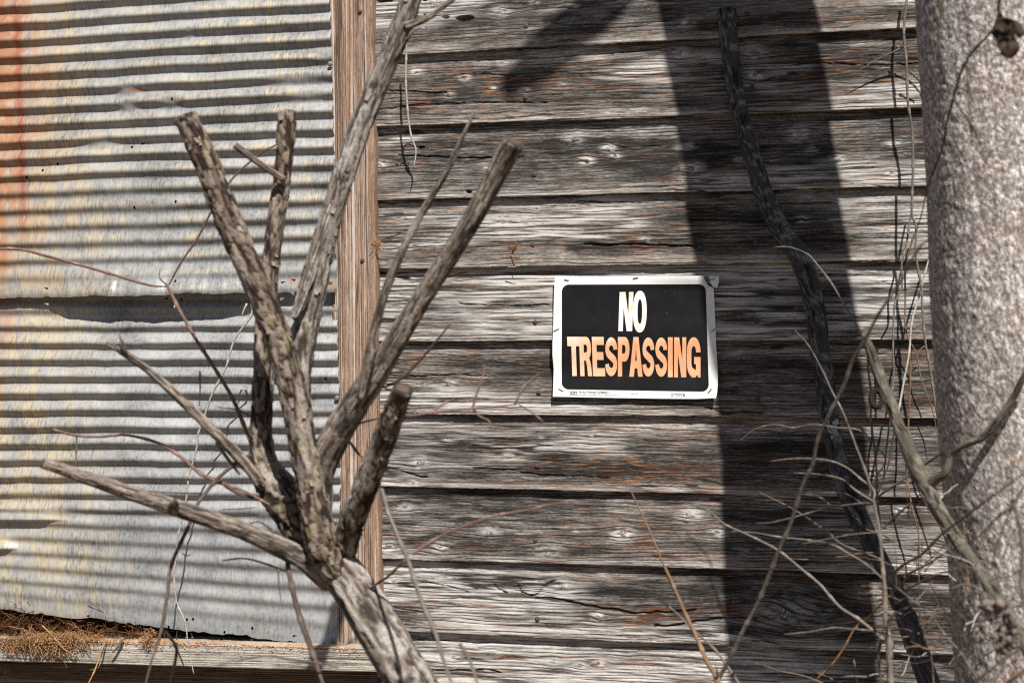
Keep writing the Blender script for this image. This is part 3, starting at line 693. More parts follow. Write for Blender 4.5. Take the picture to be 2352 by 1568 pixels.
paper = [(155, 112), (700, 109), (1200, 107), (1778, 104), (1786, 122), (1795, 148), (1812, 186), (1838, 214), (1862, 226), (1888, 234), (1896, 300), (1905, 480), (1912, 660), (1918, 850), (1928, 1000), (1940, 1190), (1938, 1290), (1930, 1380), (1918, 1440), (1700, 1449), (1300, 1446), (700, 1436), (133, 1424), (140, 1250), (143, 1120), (128, 960), (130, 830), (139, 650), (141, 500), (147, 300)]
pp = sign_mesh('paper_backing', [dens(paper)], 0, 'sign_paper', sg, 15)
def rrect(c, r, n=7):
    out = []; cs = [c[0], c[1], c[2], c[3]]
    for i, (x, y) in enumerate(cs):
        sx = 1 if i in (0, 3) else -1; sy = 1 if i in (0, 1) else -1
        a0 = [math.pi, 1.5*math.pi, 0, .5*math.pi][i]
        out += [(x+sx*r+r*math.cos(a0+.5*math.pi*k/n), y+sy*r+r*math.sin(a0+.5*math.pi*k/n)) for k in range(n+1)]
    return out
blk = rrect([(232, 200), (1806, 196), (1839, 1366), (231, 1342)], 76)
bf = sign_mesh('black_panel', [dens(blk)], .0007, 'sign_black', sg, 15)
# lettering: unit box, bold condensed
SW, SH = .36, .24
def arc(cx, cy, rx, ry, a0, a1, n=14): return [(cx+rx*math.cos(math.radians(a0+(a1-a0)*i/n)), cy+ry*math.sin(math.radians(a0+(a1-a0)*i/n))) for i in range(n+1)]
def ribbon(C, t):
    C = catmull(np.array([(a, b, 0, 0) for a, b in C]), .05)[:, :2]; T = np.gradient(C, axis=0); T /= np.linalg.norm(T, axis=1)[:, None]
    N = np.stack([-T[:, 1], T[:, 0]], -1); return [tuple(p) for p in C+N*t/2]+[tuple(p) for p in (C-N*t/2)[::-1]]
def sq(L, k=1.5): return [(x, y/k) for x, y in L]
STRIP = ('S', 'G')
def sup(cx, cy, rx, ry, e=2.5, n=44):
    return [(cx+rx*math.copysign(abs(math.cos(t))**(2/e), math.cos(t)), cy+ry*math.copysign(abs(math.sin(t))**(2/e), math.sin(t))) for t in [2*math.pi*i/n for i in range(n)]]
Spath = arc(.5, .47, .34, .305, 2, -178, 12)[:-1]+[(.165, .50), (.24, .62), (.5, .75), (.76, .88), (.835, 1.02)]+arc(.5, 1.03, .34, .305, 4, 180, 12)
GL = {  # outlines, counters after the outer loop
 'T': [[(0, 0), (1, 0), (1, SH), (.5+SW/2, SH), (.5+SW/2, 1), (.5-SW/2, 1), (.5-SW/2, SH), (0, SH)]],
 'I': [[(0, 0), (1, 0), (1, 1), (0, 1)]],
 'E': [[(0, 0), (.97, 0), (.97, .205), (SW, .205), (SW, .385), (.9, .385), (.9, .585), (SW, .585), (SW, .795), (1, .795), (1, 1), (0, 1)]],
 'N': [[(0, 0), (.42, 0), (.68, .58), (.68, 0), (1, 0), (1, 1), (.60, 1), (.32, .40), (.32, 1), (0, 1)]],
 'A': [[(.31, 0), (.69, 0), (1, 1), (.66, 1), (.60, .79), (.40, .79), (.34, 1), (0, 1)], [(.5, .24), (.565, .60), (.435, .60)]],
 'P': [[(0, 0), (.60, 0)]+arc(.60, .31, .40, .31, -85, 85)+[(.60, .62), (SW, .62), (SW, 1), (0, 1)], [(SW, .20), (.53, .20)]+arc(.53, .31, .13, .11, -80, 80, 8)+[(.53, .42), (SW, .42)]],
 'R': [[(0, 0), (.60, 0)]+arc(.60, .29, .38, .29, -85, 60)+[(.86, .60), (.94, .72), (1, 1), (.66, 1), (.60, .74), (.52, .61), (SW, .60), (SW, 1), (0, 1)], [(SW, .20), (.53, .20)]+arc(.53, .30, .12, .10, -80, 80, 8)+[(.53, .40), (SW, .40)]],
 'O': [sup(.5, .5, .5, .51, 2.3), sup(.5, .5, .17, .30, 2.4)],
 'S': [sq(ribbon(Spath, .305))],
 'G': [sq(ribbon(arc(.5, .53, .335, .37, 5, -178, 12)[:-1]+[(.165, .56), (.165, .9)]+arc(.5, .965, .335, .375, 176, 75, 8), .33))],
 'g': [[(.53, .49), (1, .49), (1, 1), (.82, 1), (.79, .93), (.60, 1.005), (.56, .84), (.67, .80), (.67, .665), (.53, .665)]]}
def letter(ch, x0, x1, y0, y1, slant=0, lift=.0014, nm=None):
    polys = [[(x0+(x1-x0)*a+slant*(.5-b), y0+(y1-y0)*b) for a, b in P] for P in GL[ch]]
    if ch not in STRIP: polys = [dens(P) for P in polys]
    fade = lambda V: np.clip(1.05-.55*sst(300, 1500, V[:, 0])*sst(600, 900, V[:, 1])-.75*sst(690, 900, V[:, 1])-.10*sst(700, 1700, V[:, 0])+.35*sst(560, 380, V[:, 0]), 0, 1)
    if ch in STRIP:
        P = np.array(polys[0]); n = len(P)//2; Lf, Rt = P[:n], P[n:][::-1]; nc = 5
        G_ = np.stack([Lf+(Rt-Lf)*k/(nc-1) for k in range(nc)], 1).reshape(-1, 2)
        W = at(SX(G_[:, 0]), SY(G_[:, 1]), sign_d(G_[:, 0], G_[:, 1])+lift); F = grid_faces(n, nc)
        if np.cross(W[F[0][1]]-W[F[0][0]], W[F[0][2]]-W[F[0][0]])[1] > 0: F = F[:, ::-1].copy()
        return build('letter', W, F, 'sign_orange', sg, attrs={'mask': np.stack([fade(G_)]*3+[np.ones(len(G_))], -1)})
    return sign_mesh('letter', polys, lift, 'sign_orange', sg, 15, mk=fade)
letter('N', 857, 1008, 281, 708, 14); letter('O', 1010, 1160, 272, 718, 4)
for ch, a, b in (('T', 296, 432), ('R', 427, 556), ('E', 566, 700), ('S', 706, 838), ('P', 845, 972), ('A', 970, 1115), ('S', 1113, 1243), ('S', 1254, 1384), ('I', 1392, 1444), ('N', 1459, 1592), ('G', 1600, 1748)):
    y0, y1 = 770+(a-296)*.005, 1198+(a-296)*.012
    sl = -14 if a < 600 else 0
    L = letter(ch, a, b, y0, y1, sl)
    if ch == 'G': letter('g', a, b, y0, y1, sl, .0016)
def small(txt, x, y, h, w_=1.0, bold=0):
    c = bpy.data.curves.new('print', 'FONT'); c.body = txt; c.size = 1; c.offset = bold; c.resolution_u = 3
    o = bpy.data.objects.new('print', c); scene.collection.objects.link(o); dg = bpy.context.evaluated_depsgraph_get()
    me = o.evaluated_get(dg).to_mesh(); V = np.array([v.co[:2] for v in me.vertices]); F = [list(p.vertices) for p in me.polygons]
    o.evaluated_get(dg).to_mesh_clear(); bpy.data.objects.remove(o)
    X = x+V[:, 0]*h*w_*1.4; Y = y-V[:, 1]*h*1.4
    W = at(SX(X), SY(Y), sign_d(X, Y)+.0005); return W, F
def join(L):
    V, F, k = [], [], 0
    for v, f in L: V.append(v); F += [[i+k for i in q] for q in f]; k += len(v)
    return np.vstack(V), F
for args in (('Hy-Ko Products Company', 418, 1384, 22, .92, .02), ('LLC \u00a92018', 668, 1386, 16, .9), ('Northfield, Ohio 44067-1415    www.hy-ko.com', 418, 1412, 16, .95), ('MADE IN', 1465, 1404, 17, 1.05, .02), ('U S A', 1478, 1426, 16, 1.3, .01), ('20461 No.0', 985, 1398, 14, .9)):
    V, F = small(*args); build('small_print', V, F, 'sign_ink', pp, smooth=False)
bxp = sign_mesh('maker_mark', [[(318, 1366), (402, 1367), (402, 1404), (318, 1403)]], .0004, 'sign_ink', pp, 0)
V, F = small('HY-KO', 326, 1399, 24, .88, .03); V[:, 1] -= .0006; build('maker_letters', V, F, 'sign_paper', bxp, smooth=False)
tri = []
for a, b, c, e in (((1571, 1392), (1586, 1419), (1580, 1421), (1568, 1399)), ((1586, 1423), (1556, 1422), (1559, 1417), (1580, 1418)), ((1553, 1420), (1568, 1391), (1572, 1397), (1559, 1419))):
    P = np.array([a, b, c, e], float); tri.append((at(SX(P[:, 0]), SY(P[:, 1]), sign_d(P[:, 0], P[:, 1])+.0005), [[0, 1, 2, 3]]))
for q in range(6):
    x, y = 1426+(q % 3)*14, 1388+(q//3)*20; P = np.array([(x, y), (x+8, y), (x+8, y+9), (x, y+9)], float)
    tri.append((at(SX(P[:, 0]), SY(P[:, 1]), sign_d(P[:, 0], P[:, 1])+.0005), [[0, 1, 2, 3]]))
V, F = join(tri); build('recycling_mark', V, F, 'sign_ink', pp, smooth=False)
def staple(x0, y0, x1, y1, parent, dd=None):
    P = np.array([(x0, y0), (x1, y1)], float); dv = sign_d(P[:, 0], P[:, 1])+.0009 if dd is None else np.full(2, dd)
    A = at(SX(P[:, 0]), SY(P[:, 1]), dv); A2 = np.vstack([A[0]+[0, .004, 0], A[0], A[1], A[1]+[0, .004, 0]])
    v, f, at_ = tube_arrays(np.hstack([A2, np.full((4, 1), .00075)]), 6, .002)
    return build('staple', v, f, 'staple_steel', parent)
for s in ((260, 145, 305, 152), (1012, 132, 1065, 120), (1868, 712, 1908, 684), (143, 708, 200, 680), (197, 1338, 245, 1360), (1832, 1380, 1868, 1338)): staple(*s, sg)
# torn-off corner still stapled to the board
sc = thing('torn_sign_corner', 'small torn paper corner stapled right of the black sign', 'paper scrap', tuple(at(SX(1900), SY(236), .012)))
TP = dens([(1843, 108), (1900, 107), (1952, 106), (1951, 140), (1947, 180), (1938, 214), (1929, 236), (1904, 232), (1880, 216), (1860, 190), (1848, 160)])
Vv, E, Fc, *_ = geometry.delaunay_2d_cdt([Vector(p) for p in TP]+[Vector((1895, 150)), Vector((1915, 190)), Vector((1880, 175)), Vector((1920, 135))], [], [list(range(len(TP)))], 1, 1e-4)
A = np.array([(v.x, v.y) for v in Vv]); d = .0125+.004*((A[:, 0]-1895)/50)**2*(A[:, 0] > 1895)+.003*sst(170, 236, A[:, 1])
W = at(SX(A[:, 0]), SY(A[:, 1]), d); Fc = [list(f) for f in Fc]
if np.cross(W[Fc[0][1]]-W[Fc[0][0]], W[Fc[0][2]]-W[Fc[0][0]])[1] > 0: Fc = [f[::-1] for f in Fc]
build('paper_piece', W, Fc, 'sign_paper', sc); staple(1848, 146, 1902, 132, sc, .0145)

# ------------------------------------------------------------------ standing tree on the right (its trunk shadows the boards)
def bark_tree(c, r, seed):
    th = np.arctan2(c[:, 1], c[:, 0])
    warp = np.stack([fbm(c[:, 2]*40, th*5, seed), fbm(c[:, 2]*40+9, th*5, seed+1), fbm(c[:, 2]*40+5, th*5+3, seed+2)], -1)
    f1, e, cid = cell3(c*[1, 1, .55]/.0046+1.5*warp, seed)
    f1b, eb, cb = cell3(c*[1, 1, .45]/.0032+1.2*warp, seed+40)
    low = fbm(c[:, 2]*5, np.cos(th)*1.6+np.sin(th)*1.2, seed+3)-.5
    furr = fbm(c[:, 2]*7, np.cos(th)*11+np.sin(th)*8, seed+7)
    d = -.0015*sst(.40, .30, furr)+.0014*(sst(0, .35, e)*(.3+.7*cid)-.4)+.0012*(cb-.5)*sst(0, .3, eb)+.009*low
    return d, np.stack([np.clip(.15+.45*sst(0, .4, e)*(.35+.65*cid)+.45*cb*sst(0, .3, eb), 0, 1), cid, cb, np.ones(len(c))], -1)
DT, RT = .57, .114
vis = [(at(x, y, DT)) for x, y in ((2100, 0), (2115, 250), (2128, 460), (2140, 780), (2165, 1140), (2190, 1500), (2215, 1900), (2260, 2500))]
cl = []
for p in vis[::-1]:
    r = RT*(1+.12*max(0, 1.0-p[2])); cl.append((p[0]+r, p[1], p[2], r))
sh = [(1845, 1292), (1813, 900), (1768, 589), (1730, 252), (1690, 0)]
for x, y in sh:
    q = at(x, y, .014); k = DT-.014; p = q-SUN*k
    if p[2] > cl[-1][2]+.12: cl.append((p[0], p[1], p[2], RT*.985))
q = np.array(cl[-1]); dd = (q-np.array(cl[-2])); dd = dd/np.linalg.norm(dd[:3])
cl.append(tuple(q+dd*.6)[:3]+(RT*.93,)); cl.append(tuple(q+dd*1.6)[:3]+(RT*.85,)); cl.append(tuple(q+dd*3.2)[:3]+(RT*.6,))
print('TRUNK', [tuple(round(float(v), 3) for v in c) for c in cl])
tree = thing('tree', 'rough grey tree trunk standing at the right edge', 'tree', (cl[0][0], cl[0][1], 0))
v, f, a_ = tube_arrays(cl, 190, .0042, bark_tree, 3, cap=False)
build('trunk', v, f, 'tree_bark', tree, attrs=a_)
def shadow_pt(fx, fy, d): q = at(fx, fy, .014); return q-SUN*(d-.014)
def limb_from_shadow(pts, parent, name='limb', seed=1):
    rows = []
    for fx, fy, d, wd in pts:
        p = shadow_pt(fx, fy, d); rows.append((*p, wd*.00081*.5))
    v, f, a_ = tube_arrays(rows, 14, .03, bark_stringy(.002), seed); return build(name, v, f, 'limb_bark', parent, attrs=a_)
limb_from_shadow([(1640, -330, .72, 120), (1480, -130, .9, 112), (1380, 0, 1.02, 100), (1290, 85, 1.10, 82), (1215, 150, 1.15, 70), (1165, 190, 1.18, 48)], tree)
limb_from_shadow([(1600, -900, .75, 110), (1350, -700, 1.0, 80), (1100, -560, 1.2, 60), (800, -500, 1.5, 40), (500, -430, 1.7, 26)], tree, seed=2)

# ------------------------------------------------------------------ dead shrub in front of the sheets
def stick(name, pts, mat, parent, bark, nseg=10, step=.006, seed=0, ws=1.0, cap=True, base=None):
    v, f, a_ = tube_arrays(px_path(pts, ws), nseg, step, bark, seed, cap)
    return build(name, v, f, mat, parent, attrs=a_, base=base)
_rj = np.random.default_rng(31)
def kink(rows, amp=.0016):
    rows = np.asarray(rows, float); out = [rows[0]]
    for a, b in zip(rows[:-1], rows[1:]):
        L = np.linalg.norm(b[:3]-a[:3]); n = max(1, int(L/.035))
        for k in range(1, n+1):
            q = a+(b-a)*k/n
            if not (k == n and b is rows[-1]): q[:3] += _rj.normal(0, amp, 3)*[1, .6, 1]
            out.append(q)
    out = np.array(out); n = len(out); t = np.linspace(0, 1, n); out[:, 3] *= 1-.45*sst(.7, 1, t); return out
def col(pts, d0, d1, w0=None, w1=None):
    n = len(pts); out = []
    for i, p in enumerate(pts):
        t = i/(n-1); w_ = p[2] if len(p) > 2 else w0+(w1-w0)*t
        out.append((p[0], p[1], d0+(d1-d0)*t, w_))
    return out
base = px_path([(1010, 1680, .80, 10)])[0, :3]; base[2] = 0
shrub = thing('dead_shrub', 'dead shrub with cut stubby branches in front of the corrugated metal', 'shrub', tuple(base))
FL = bark_flaky(.0030, .0066, 3.2)
FL2 = bark_furrow(.0022)
ST = bark_furrow(.0014)
_p0 = px_path([(1010, 1690, .80, 122)])[0]
root = np.vstack([[_p0+(np.array([base[0]+.16, base[1], -.05, .06])-_p0)*t for t in (1, .86, .72, .58, .44, .3, .18, .08)], px_path([(1010, 1690, .80, 122), (950, 1580, .80, 114), (880, 1460, .80, 107), (812, 1350, .79, 99), (762, 1280, .78, 94), (742, 1225, .78, 70), (735, 1190, .78, 40)])])
v, f, a_ = tube_arrays(root, 46, .0028, bark_furrow(.0034), 11); build('trunk', v, f, 'pale_shrub_bark', shrub, attrs=a_)
BR = [
 # B3 front diagonal stem
 ('shrub_bark', FL, col([(772, 1320, 60), (746, 1262, 76), (722, 1170, 66), (700, 1040, 62), (680, 930, 62), (655, 830, 62), (622, 730, 62), (590, 650, 62), (552, 570, 60), (515, 480, 58), (480, 390, 56), (446, 310, 54), (426, 266, 54)], .80, .86), 21),
 # B4 thick dark lower part turning upright
 ('shrub_bark', FL, col([(742, 1275, 88), (690, 1200, 92), (640, 1130, 88), (606, 1070, 66), (600, 990, 50), (604, 890, 46), (607, 780, 44), (616, 660, 42), (630, 540, 40), (645, 440, 40), (655, 340, 40), (660, 256, 42)], .75, .72), 22),
 # B5 long pale stem leaving at the top
 ('pale_shrub_bark', FL2, col([(738, 1260, 66), (718, 1150, 60), (700, 1030, 56), (690, 920, 54), (692, 830, 56), (706, 730, 60), (728, 630, 60), (752, 530, 56), (784, 420, 54), (820, 310, 54), (862, 205, 54), (902, 110, 54), (934, 30, 52), (952, -40, 50)], .78, .70), 23),
 ('pale_shrub_bark', FL2, col([(775, 450, 34), (742, 535, 38), (715, 615, 36), (692, 690, 30), (676, 732, 16)], .735, .785), 24),
 # B6 right stem with cut end
 ('limb_bark', ST, col([(728, 1200, 70), (735, 1080, 72), (772, 1000, 68), (816, 928, 64), (862, 860, 60), (905, 790, 52), (960, 700, 48), (1030, 590, 48), (1098, 480, 48), (1148, 385, 50), (1180, 326, 52)], .77, .89), 25),
 # B7 thin side stem
 ('limb_bark', ST, col([(826, 915, 20), (846, 830, 24), (868, 730, 23), (902, 625, 21), (955, 515, 18), (1025, 395, 15), (1088, 262, 10)], .84, .90), 26),
 # B1 short flaky stub
 ('shrub_bark', FL, col([(765, 1320, 80), (792, 1240, 62), (822, 1160, 58), (856, 1075, 56), (890, 985, 52), (925, 893, 50)], .765, .92), 27),
 # B8 low arm to the left
 ('limb_bark', ST, col([(760, 1330, 60), (700, 1285, 52), (620, 1245, 46), (530, 1208, 42), (400, 1165, 40), (280, 1125, 34), (180, 1090, 29), (98, 1063, 26)], .765, .98), 28),
 # B9 thin arm
 ('limb_bark', ST, col([(600, 1110, 30), (545, 1045, 27), (490, 990, 24), (420, 922, 22), (345, 852, 20), (288, 812, 18), (246, 788, 11)], .78, .88), 29),
 ('twig_dark', ST, col([(652, 412, 16), (610, 385, 16), (540, 334, 17)], .745, .77), 30),
 ('limb_bark', ST, col([(930, 62, 20), (985, 40, 15), (1045, -5, 12)], .72, .70), 31),
 ('limb_bark', ST, col([(290, 812, 11), (284, 792, 9), (274, 768, 6)], .87, .88), 32),
 ('limb_bark', ST, col([(398, 1172, 30), (399, 1160, 26), (402, 1148, 12)], .90, .93), 33)]
for mt, bk, pts, sd in BR:
    big = pts[len(pts)//2][3] > 30
    stick('branch', pts, mt, shrub, bk, 40 if big else 16, .0028 if big else .005, sd)
SM = bark_smooth()
TW = [
 ('twig_dark', [z3(1600, 110), z3(1480, 190), z3(1380, 280), z3(1300, 370), z3(1255, 450), z3(1210, 560), z3(1110, 800), z3(1070, 1000), z3(1030, 1210), z3(975, 1400), z3(925, 1600)], .78, .92, 10, 9),
 ('twig_dark', [z3(1030, 1210), z3(1090, 1270), z3(1122, 1340), z3(1110, 1450), z3(1098, 1600)], .88, .80, 8, 8),
 ('twig_red', [(-20, 571), (45, 574), (110, 586), (200, 612), (290, 640), (350, 654), (383, 656)], .72, .62, 7, 7),
 ('twig_red', [(640, 330), (600, 352), (540, 402), (492, 468), (450, 545), (420, 602), (384, 655)], .66, .62, 4, 7),
 ('twig_red', [(384, 655), (412, 710), (450, 775), (490, 840), (530, 905), (560, 970), (580, 1032), (590, 1080)], .62, .76, 8, 11),
 ('twig_red', [(384, 655), (372, 640), (366, 626), (371, 618)], .62, .60, 5, 3),
 ('twig_red', [(122, 986), (170, 1000), (290, 1003), (370, 1020), (422, 1052), (470, 1088), (550, 1130), (620, 1160)], .78, .80, 6, 11),
 ('twig_dark', [z3(1835, 800), z3(1850, 870), z3(1885, 1010), z3(1930, 1200), z3(1990, 1380), z3(2030, 1480), z3(2060, 1620)], .80, .86, 13, 15),
 ('twig_dark', [z3(1420, 785), z3(1560, 775), z3(1700, 810), z3(1830, 855)], .84, .80, 4, 6),
 ('twig_dark', [z3(1775, 840), z3(1782, 960), z3(1788, 1090)], .82, .84, 4, 3),
 ('twig_dark', [z3(1590, 550), z3(1640, 532), z3(1700, 560), z3(1730, 600)], .80, .79, 4, 6),
 ('twig_dark', [z3(880, 335), z3(1080, 345), z3(1250, 355), z3(1310, 360)], .86, .80, 3, 6),
 ('twig_dark', [z3(1420, 460), z3(1540, 450), z3(1640, 440)], .80, .79, 3, 5),
 ('twig_dark', [z3(1430, 300), z3(1480, 335), z3(1560, 370), z3(1640, 400)], .80, .79, 9, 9),
 ('twig_red', [z3(1380, 30), z3(1450, 130), z3(1530, 230)], .80, .79, 8, 10),
 ('twig_grey', [z6(345, 330), z6(390, 490), z6(440, 620), z6(520, 800), z6(600, 1030), z6(675, 1230), z6(725, 1390), z6(790, 1600)], .86, .98, 10, 12),
 ('twig_dark', [z6(665, 1210), z6(690, 1290)], .93, .94, 10, 11),
 ('twig_grey', [z6(845, 1320), z6(900, 1440), z6(960, 1600)], .95, 1.0, 8, 9),
 ('twig_red', [z6(540, 745), z6(690, 655), z6(840, 580), z6(1050, 510), z6(1160, 480), z6(1290, 465), z6(1500, 418), z6(1720, 430), z6(1900, 410)], .86, .80, 7, 3),
 ('twig_red', [(900, 930), (932, 946), (1005, 943), (1087, 938), (1134, 935), (1185, 926)], .82, .78, 6, 6),
 ('twig_red', [(1085, 940), (1090, 905), (1105, 865), (1110, 838)], .79, .78, 7, 4),
 ('twig_grey', [(1183, 928), (1200, 892), (1218, 872), (1240, 858)], .78, .77, 8, 4),
 ('twig_red', [(1082, 934), (1105, 955), (1120, 968), (1130, 990)], .79, .80, 5, 5),
 ('twig_red', [(1190, 928), (1225, 942), (1248, 968)], .78, .80, 5, 3),
 ('twig_red', [(995, 945), (1015, 930), (1045, 915)], .79, .77, 6, 5),
 ('twig_dark', [(1037, 740), (1000, 787), (950, 840), (905, 875), (875, 892)], .84, .80, 5, 9),
 ('twig_dark', [z5(50, 1360), z5(120, 1385), z5(190, 1440), z5(250, 1510)], .78, .77, 8, 6),
 ('twig_dark', [z5(30, 1370), z5(110, 1300), z5(220, 1250), z5(330, 1230)], .80, .79, 8, 4),
 ('twig_dark', [z4(545, 200), z4(530, 215), z4(500, 245)], .72, .73, 8, 12),
 ('twig_dark', [z6(490, 785), z6(390, 870), z6(270, 970)], .84, .80, 6, 9),
 ('twig_dark', [z2(1275, 930), z2(1268, 1040), z2(1270, 1160)], .62, .60, 5, 3),
 ('twig_dark', [z2(1390, 1160), z2(1520, 1185), z2(1620, 1230)], .72, .74, 3, 5),
 ('twig_dark', [z2(490, 1340), z2(482, 1440), z2(478, 1560)], .78, .80, 5, 4),
 ('twig_dark', [z3(1535, 1415), z3(1700, 1405), z3(1850, 1410), z3(2010, 1430), z3(2150, 1460)], .90, .85, 4, 6)]  # dark strand added in place of a twig shadow cast along the sill
for k, (mt, P, d0, d1, w0, w1) in enumerate(TW):
    rows = kink(px_path(col(P, d0, d1, w0, w1), .9)); v, f, a_ = tube_arrays(rows, 8, .0045, SM, 60+k); build('twig', v, f, mt, shrub, attrs=a_)
# loose bark scales on the flaky stems (too small to pick apart)
fv, ff = [], []
rng = np.random.default_rng(4)
for bi, cnt in ((0, 110), (1, 70), (6, 60), (2, 36)):
    C = catmull(px_path(BR[bi][2]), .004); T = np.gradient(C[:, :3], axis=0); T /= np.linalg.norm(T, axis=1)[:, None]
    for _ in range(cnt):
        i = rng.integers(4, len(C)-3); c = C[i]; th = rng.uniform(0, 2*math.pi)
        n = np.cross(T[i], [.3, 1, .2]); n /= np.linalg.norm(n); b = np.cross(T[i], n); nn = n*math.cos(th)+b*math.sin(th); tt = np.cross(T[i], nn)
        L = rng.uniform(.005, .013); W_ = rng.uniform(.002, .0045); o = c[:3]+nn*c[3]*1.03; k = len(fv)
        tip = rng.uniform(.001, .0035)*rng.choice([-1, 1])
        for s in (0, .5, 1):
            for q in (-1, 1):
                fv.append(o+T[i]*L*(s-.5)*np.sign(tip)+tt*W_*q*(1-.35*s)+nn*(abs(tip)*s*s-.0006)); 
        ff += [[k, k+1, k+3, k+2], [k+2, k+3, k+5, k+4]]
tag(build('bark_scales', fv, ff, 'bark_flake', shrub, smooth=False), kind='stuff')

# ------------------------------------------------------------------ things against the boards
S = [z7(455, 62)+(.035, 44), z7(470, 250)+(.04, 42), z7(500, 500)+(.045, 41), z7(545, 750)+(.05, 41), z7(620, 1000)+(.055, 41), z7(700, 1250)+(.062, 42), z7(820, 1500)+(.07, 47), z8(900, 170)+(.08, 46), z8(985, 370)+(.09, 48), z8(1030, 600)+(.10, 46), z8(1050, 800)+(.11, 45), z8(1080, 1000)+(.12, 45), z8(1120, 1300)+(.14, 43),
     zr(1150, 60)+(.16, 43), zr(1190, 250)+(.18, 46), zr(1270, 450)+(.20, 46), zr(1370, 660)+(.22, 43), zr(1480, 870)+(.25, 40), zr(1570, 1080)+(.28, 42), zr(1650, 1280)+(.31, 45), zr(1750, 1580)+(.35, 50)]
rows = px_path(S); e = rows[-1].copy(); d_ = rows[-1]-rows[-4]; k = e[2]/-d_[2]; foot = e+d_*k*.9; foot[2] = -.02; foot[3] = e[3]*1.1; foot[1] = max(foot[1], -.75)
stk = thing('leaning_branch', 'dark crooked dead branch leaning on the boards in the tree shadow', 'branch', tuple(foot[:3]*[1, 1, 0]))
v, f, a_ = tube_arrays(np.vstack([rows, foot]), 40, .003, bark_stringy(.0018), 71); build('stem', v, f, 'dark_stick_bark', stk, attrs=a_)
for P, w0, w1, dd in (([z8(940, 330), z8(970, 420), z8(1050, 570)], 18, 14, .122), ([z7(470, 670), z7(440, 655)], 12, 6, .065), ([z7(545, 850), z7(535, 890)], 5, 2, .075), ([z7(640, 850), z7(655, 885)], 5, 2, .075)):
    stick('twig_stub', col(P, dd, dd+.006, w0, w1), 'dark_stick_bark', stk, bark_stringy(.001), 12, .004, 75)
lv, lf = [], []
for _ in range(46):
    a = rng.normal(0, 1, 2); fx, fy = z8(1132+a[0]*17, 1300+a[1]*26); p = at(fx, fy, .166+rng.uniform(-.002, .003)); k = len(lv); r = rng.uniform(.0012, .003)
    lv += [p+[r*math.cos(t)*rng.uniform(.6, 1.2), -.0008*math.cos(3*t), r*math.sin(t)] for t in np.linspace(0, 2*math.pi, 6, endpoint=False)]+[p-[0, .0015, 0]]
    lf += [[k+i, k+(i+1) % 6, k+6] for i in range(6)]
tag(build('lichen_patch', lv, lf, 'pale_lichen', stk, smooth=False), 'pale grey lichen patch', kind='stuff')

# broken sapling stem with black bracket
K = [z8(1338, 708)+(0.58, 17), z8(1400, 870)+(0.58, 25), z8(1450, 1020)+(0.59, 27), z8(1505, 1140)+(0.60, 28), z8(1560, 1300)+(0.61, 28), zr(1590, 0)+(0.62, 34), zr(1660, 180)+(0.63, 38), zr(1740, 330)+(0.64, 37), zr(1820, 480)+(0.66, 33), zr(1900, 610)+(0.67, 31), zr(1990, 750)+(0.69, 31), zr(2080, 880)+(0.72, 33), zr(2180, 1020)+(0.76, 34), zr(2290, 1190)+(0.80, 33), zr(2420, 1420)+(0.84, 34), zr(2600, 1800)+(0.90, 36)]
rows = px_path(K); foot = rows[-1].copy(); foot[0] += .25; foot[2] = -.02
sap = thing('broken_sapling', 'broken grey sapling stem slanting in front of the tree trunk', 'sapling', (foot[0], foot[1], 0))
v, f, a_ = tube_arrays(np.vstack([rows, foot]), 30, .0032, bark_stringy(.0016), 81); build('stem', v, f, 'stem_bark', sap, attrs=a_)
stick('branch', [zr(1745, 300)+(0.64, 26), zr(1800, 262)+(0.65, 22), zr(1850, 225)+(0.66, 19), zr(1872, 165)+(0.66, 16), z8(1890, 1470)+(0.66, 15), z8(1960, 1405)+(0.67, 16), z8(2090, 1350)+(0.68, 17), z8(2190, 1240)+(0.69, 18), z8(2285, 1100)+(0.70, 17), z8(2340, 990)+(0.71, 16), z8(2420, 860)+(0.72, 15)], 'stem_bark', sap, bark_stringy(.001), 18, .004, 82)
fth = np.linspace(0, 2*math.pi, 22, endpoint=False); P = []
for t in fth:
    fx, fy = z8(1412+42*math.cos(t)*.8, 1108+52*math.sin(t)); P.append((fx, fy, .60+.006*math.sin(t), 15 if math.cos(t) < .6 else 11))
stick('bracket_fungus', P+[P[0]], 'fungus', sap, bark_stringy(.0014), 14, .003, 83)

# ------------------------------------------------------------------ thickets, vines and stalks on the right
def plant(name, label, cat, stems, group=None, mat='twig_grey', seed=0, foot=True):
    P0 = px_path(col(stems[0][1], stems[0][2], stems[0][3], stems[0][4], stems[0][5]))[0]
    t = thing(name, label, cat, (P0[0], P0[1], 0 if foot else P0[2]), group)
    for k, st in enumerate(stems):
        nm, P, d0, d1, w0, w1 = st[:6]; mt = st[6] if len(st) > 6 else mat
        rows = px_path(col(P, d0, d1, w0, w1))
        if k == 0 and foot: rows = np.vstack([[rows[0, 0]+.01, rows[0, 1], -.02, rows[0, 3]*1.3], [rows[0, 0]-.005, rows[0, 1], rows[0, 2]*.5, rows[0, 3]*1.15], rows])
        rows[:, 3] *= .84; rows = kink(rows, (.0007 if w0 >= 10 else .0014) if len(st[1]) > 4 else .0008); v, f, a_ = tube_arrays(rows, 9, .0045, SM, seed+k); build(nm, v, f, mt, t, attrs=a_)
    return t
G1 = 'dry twigs and vines beside the tree trunk'
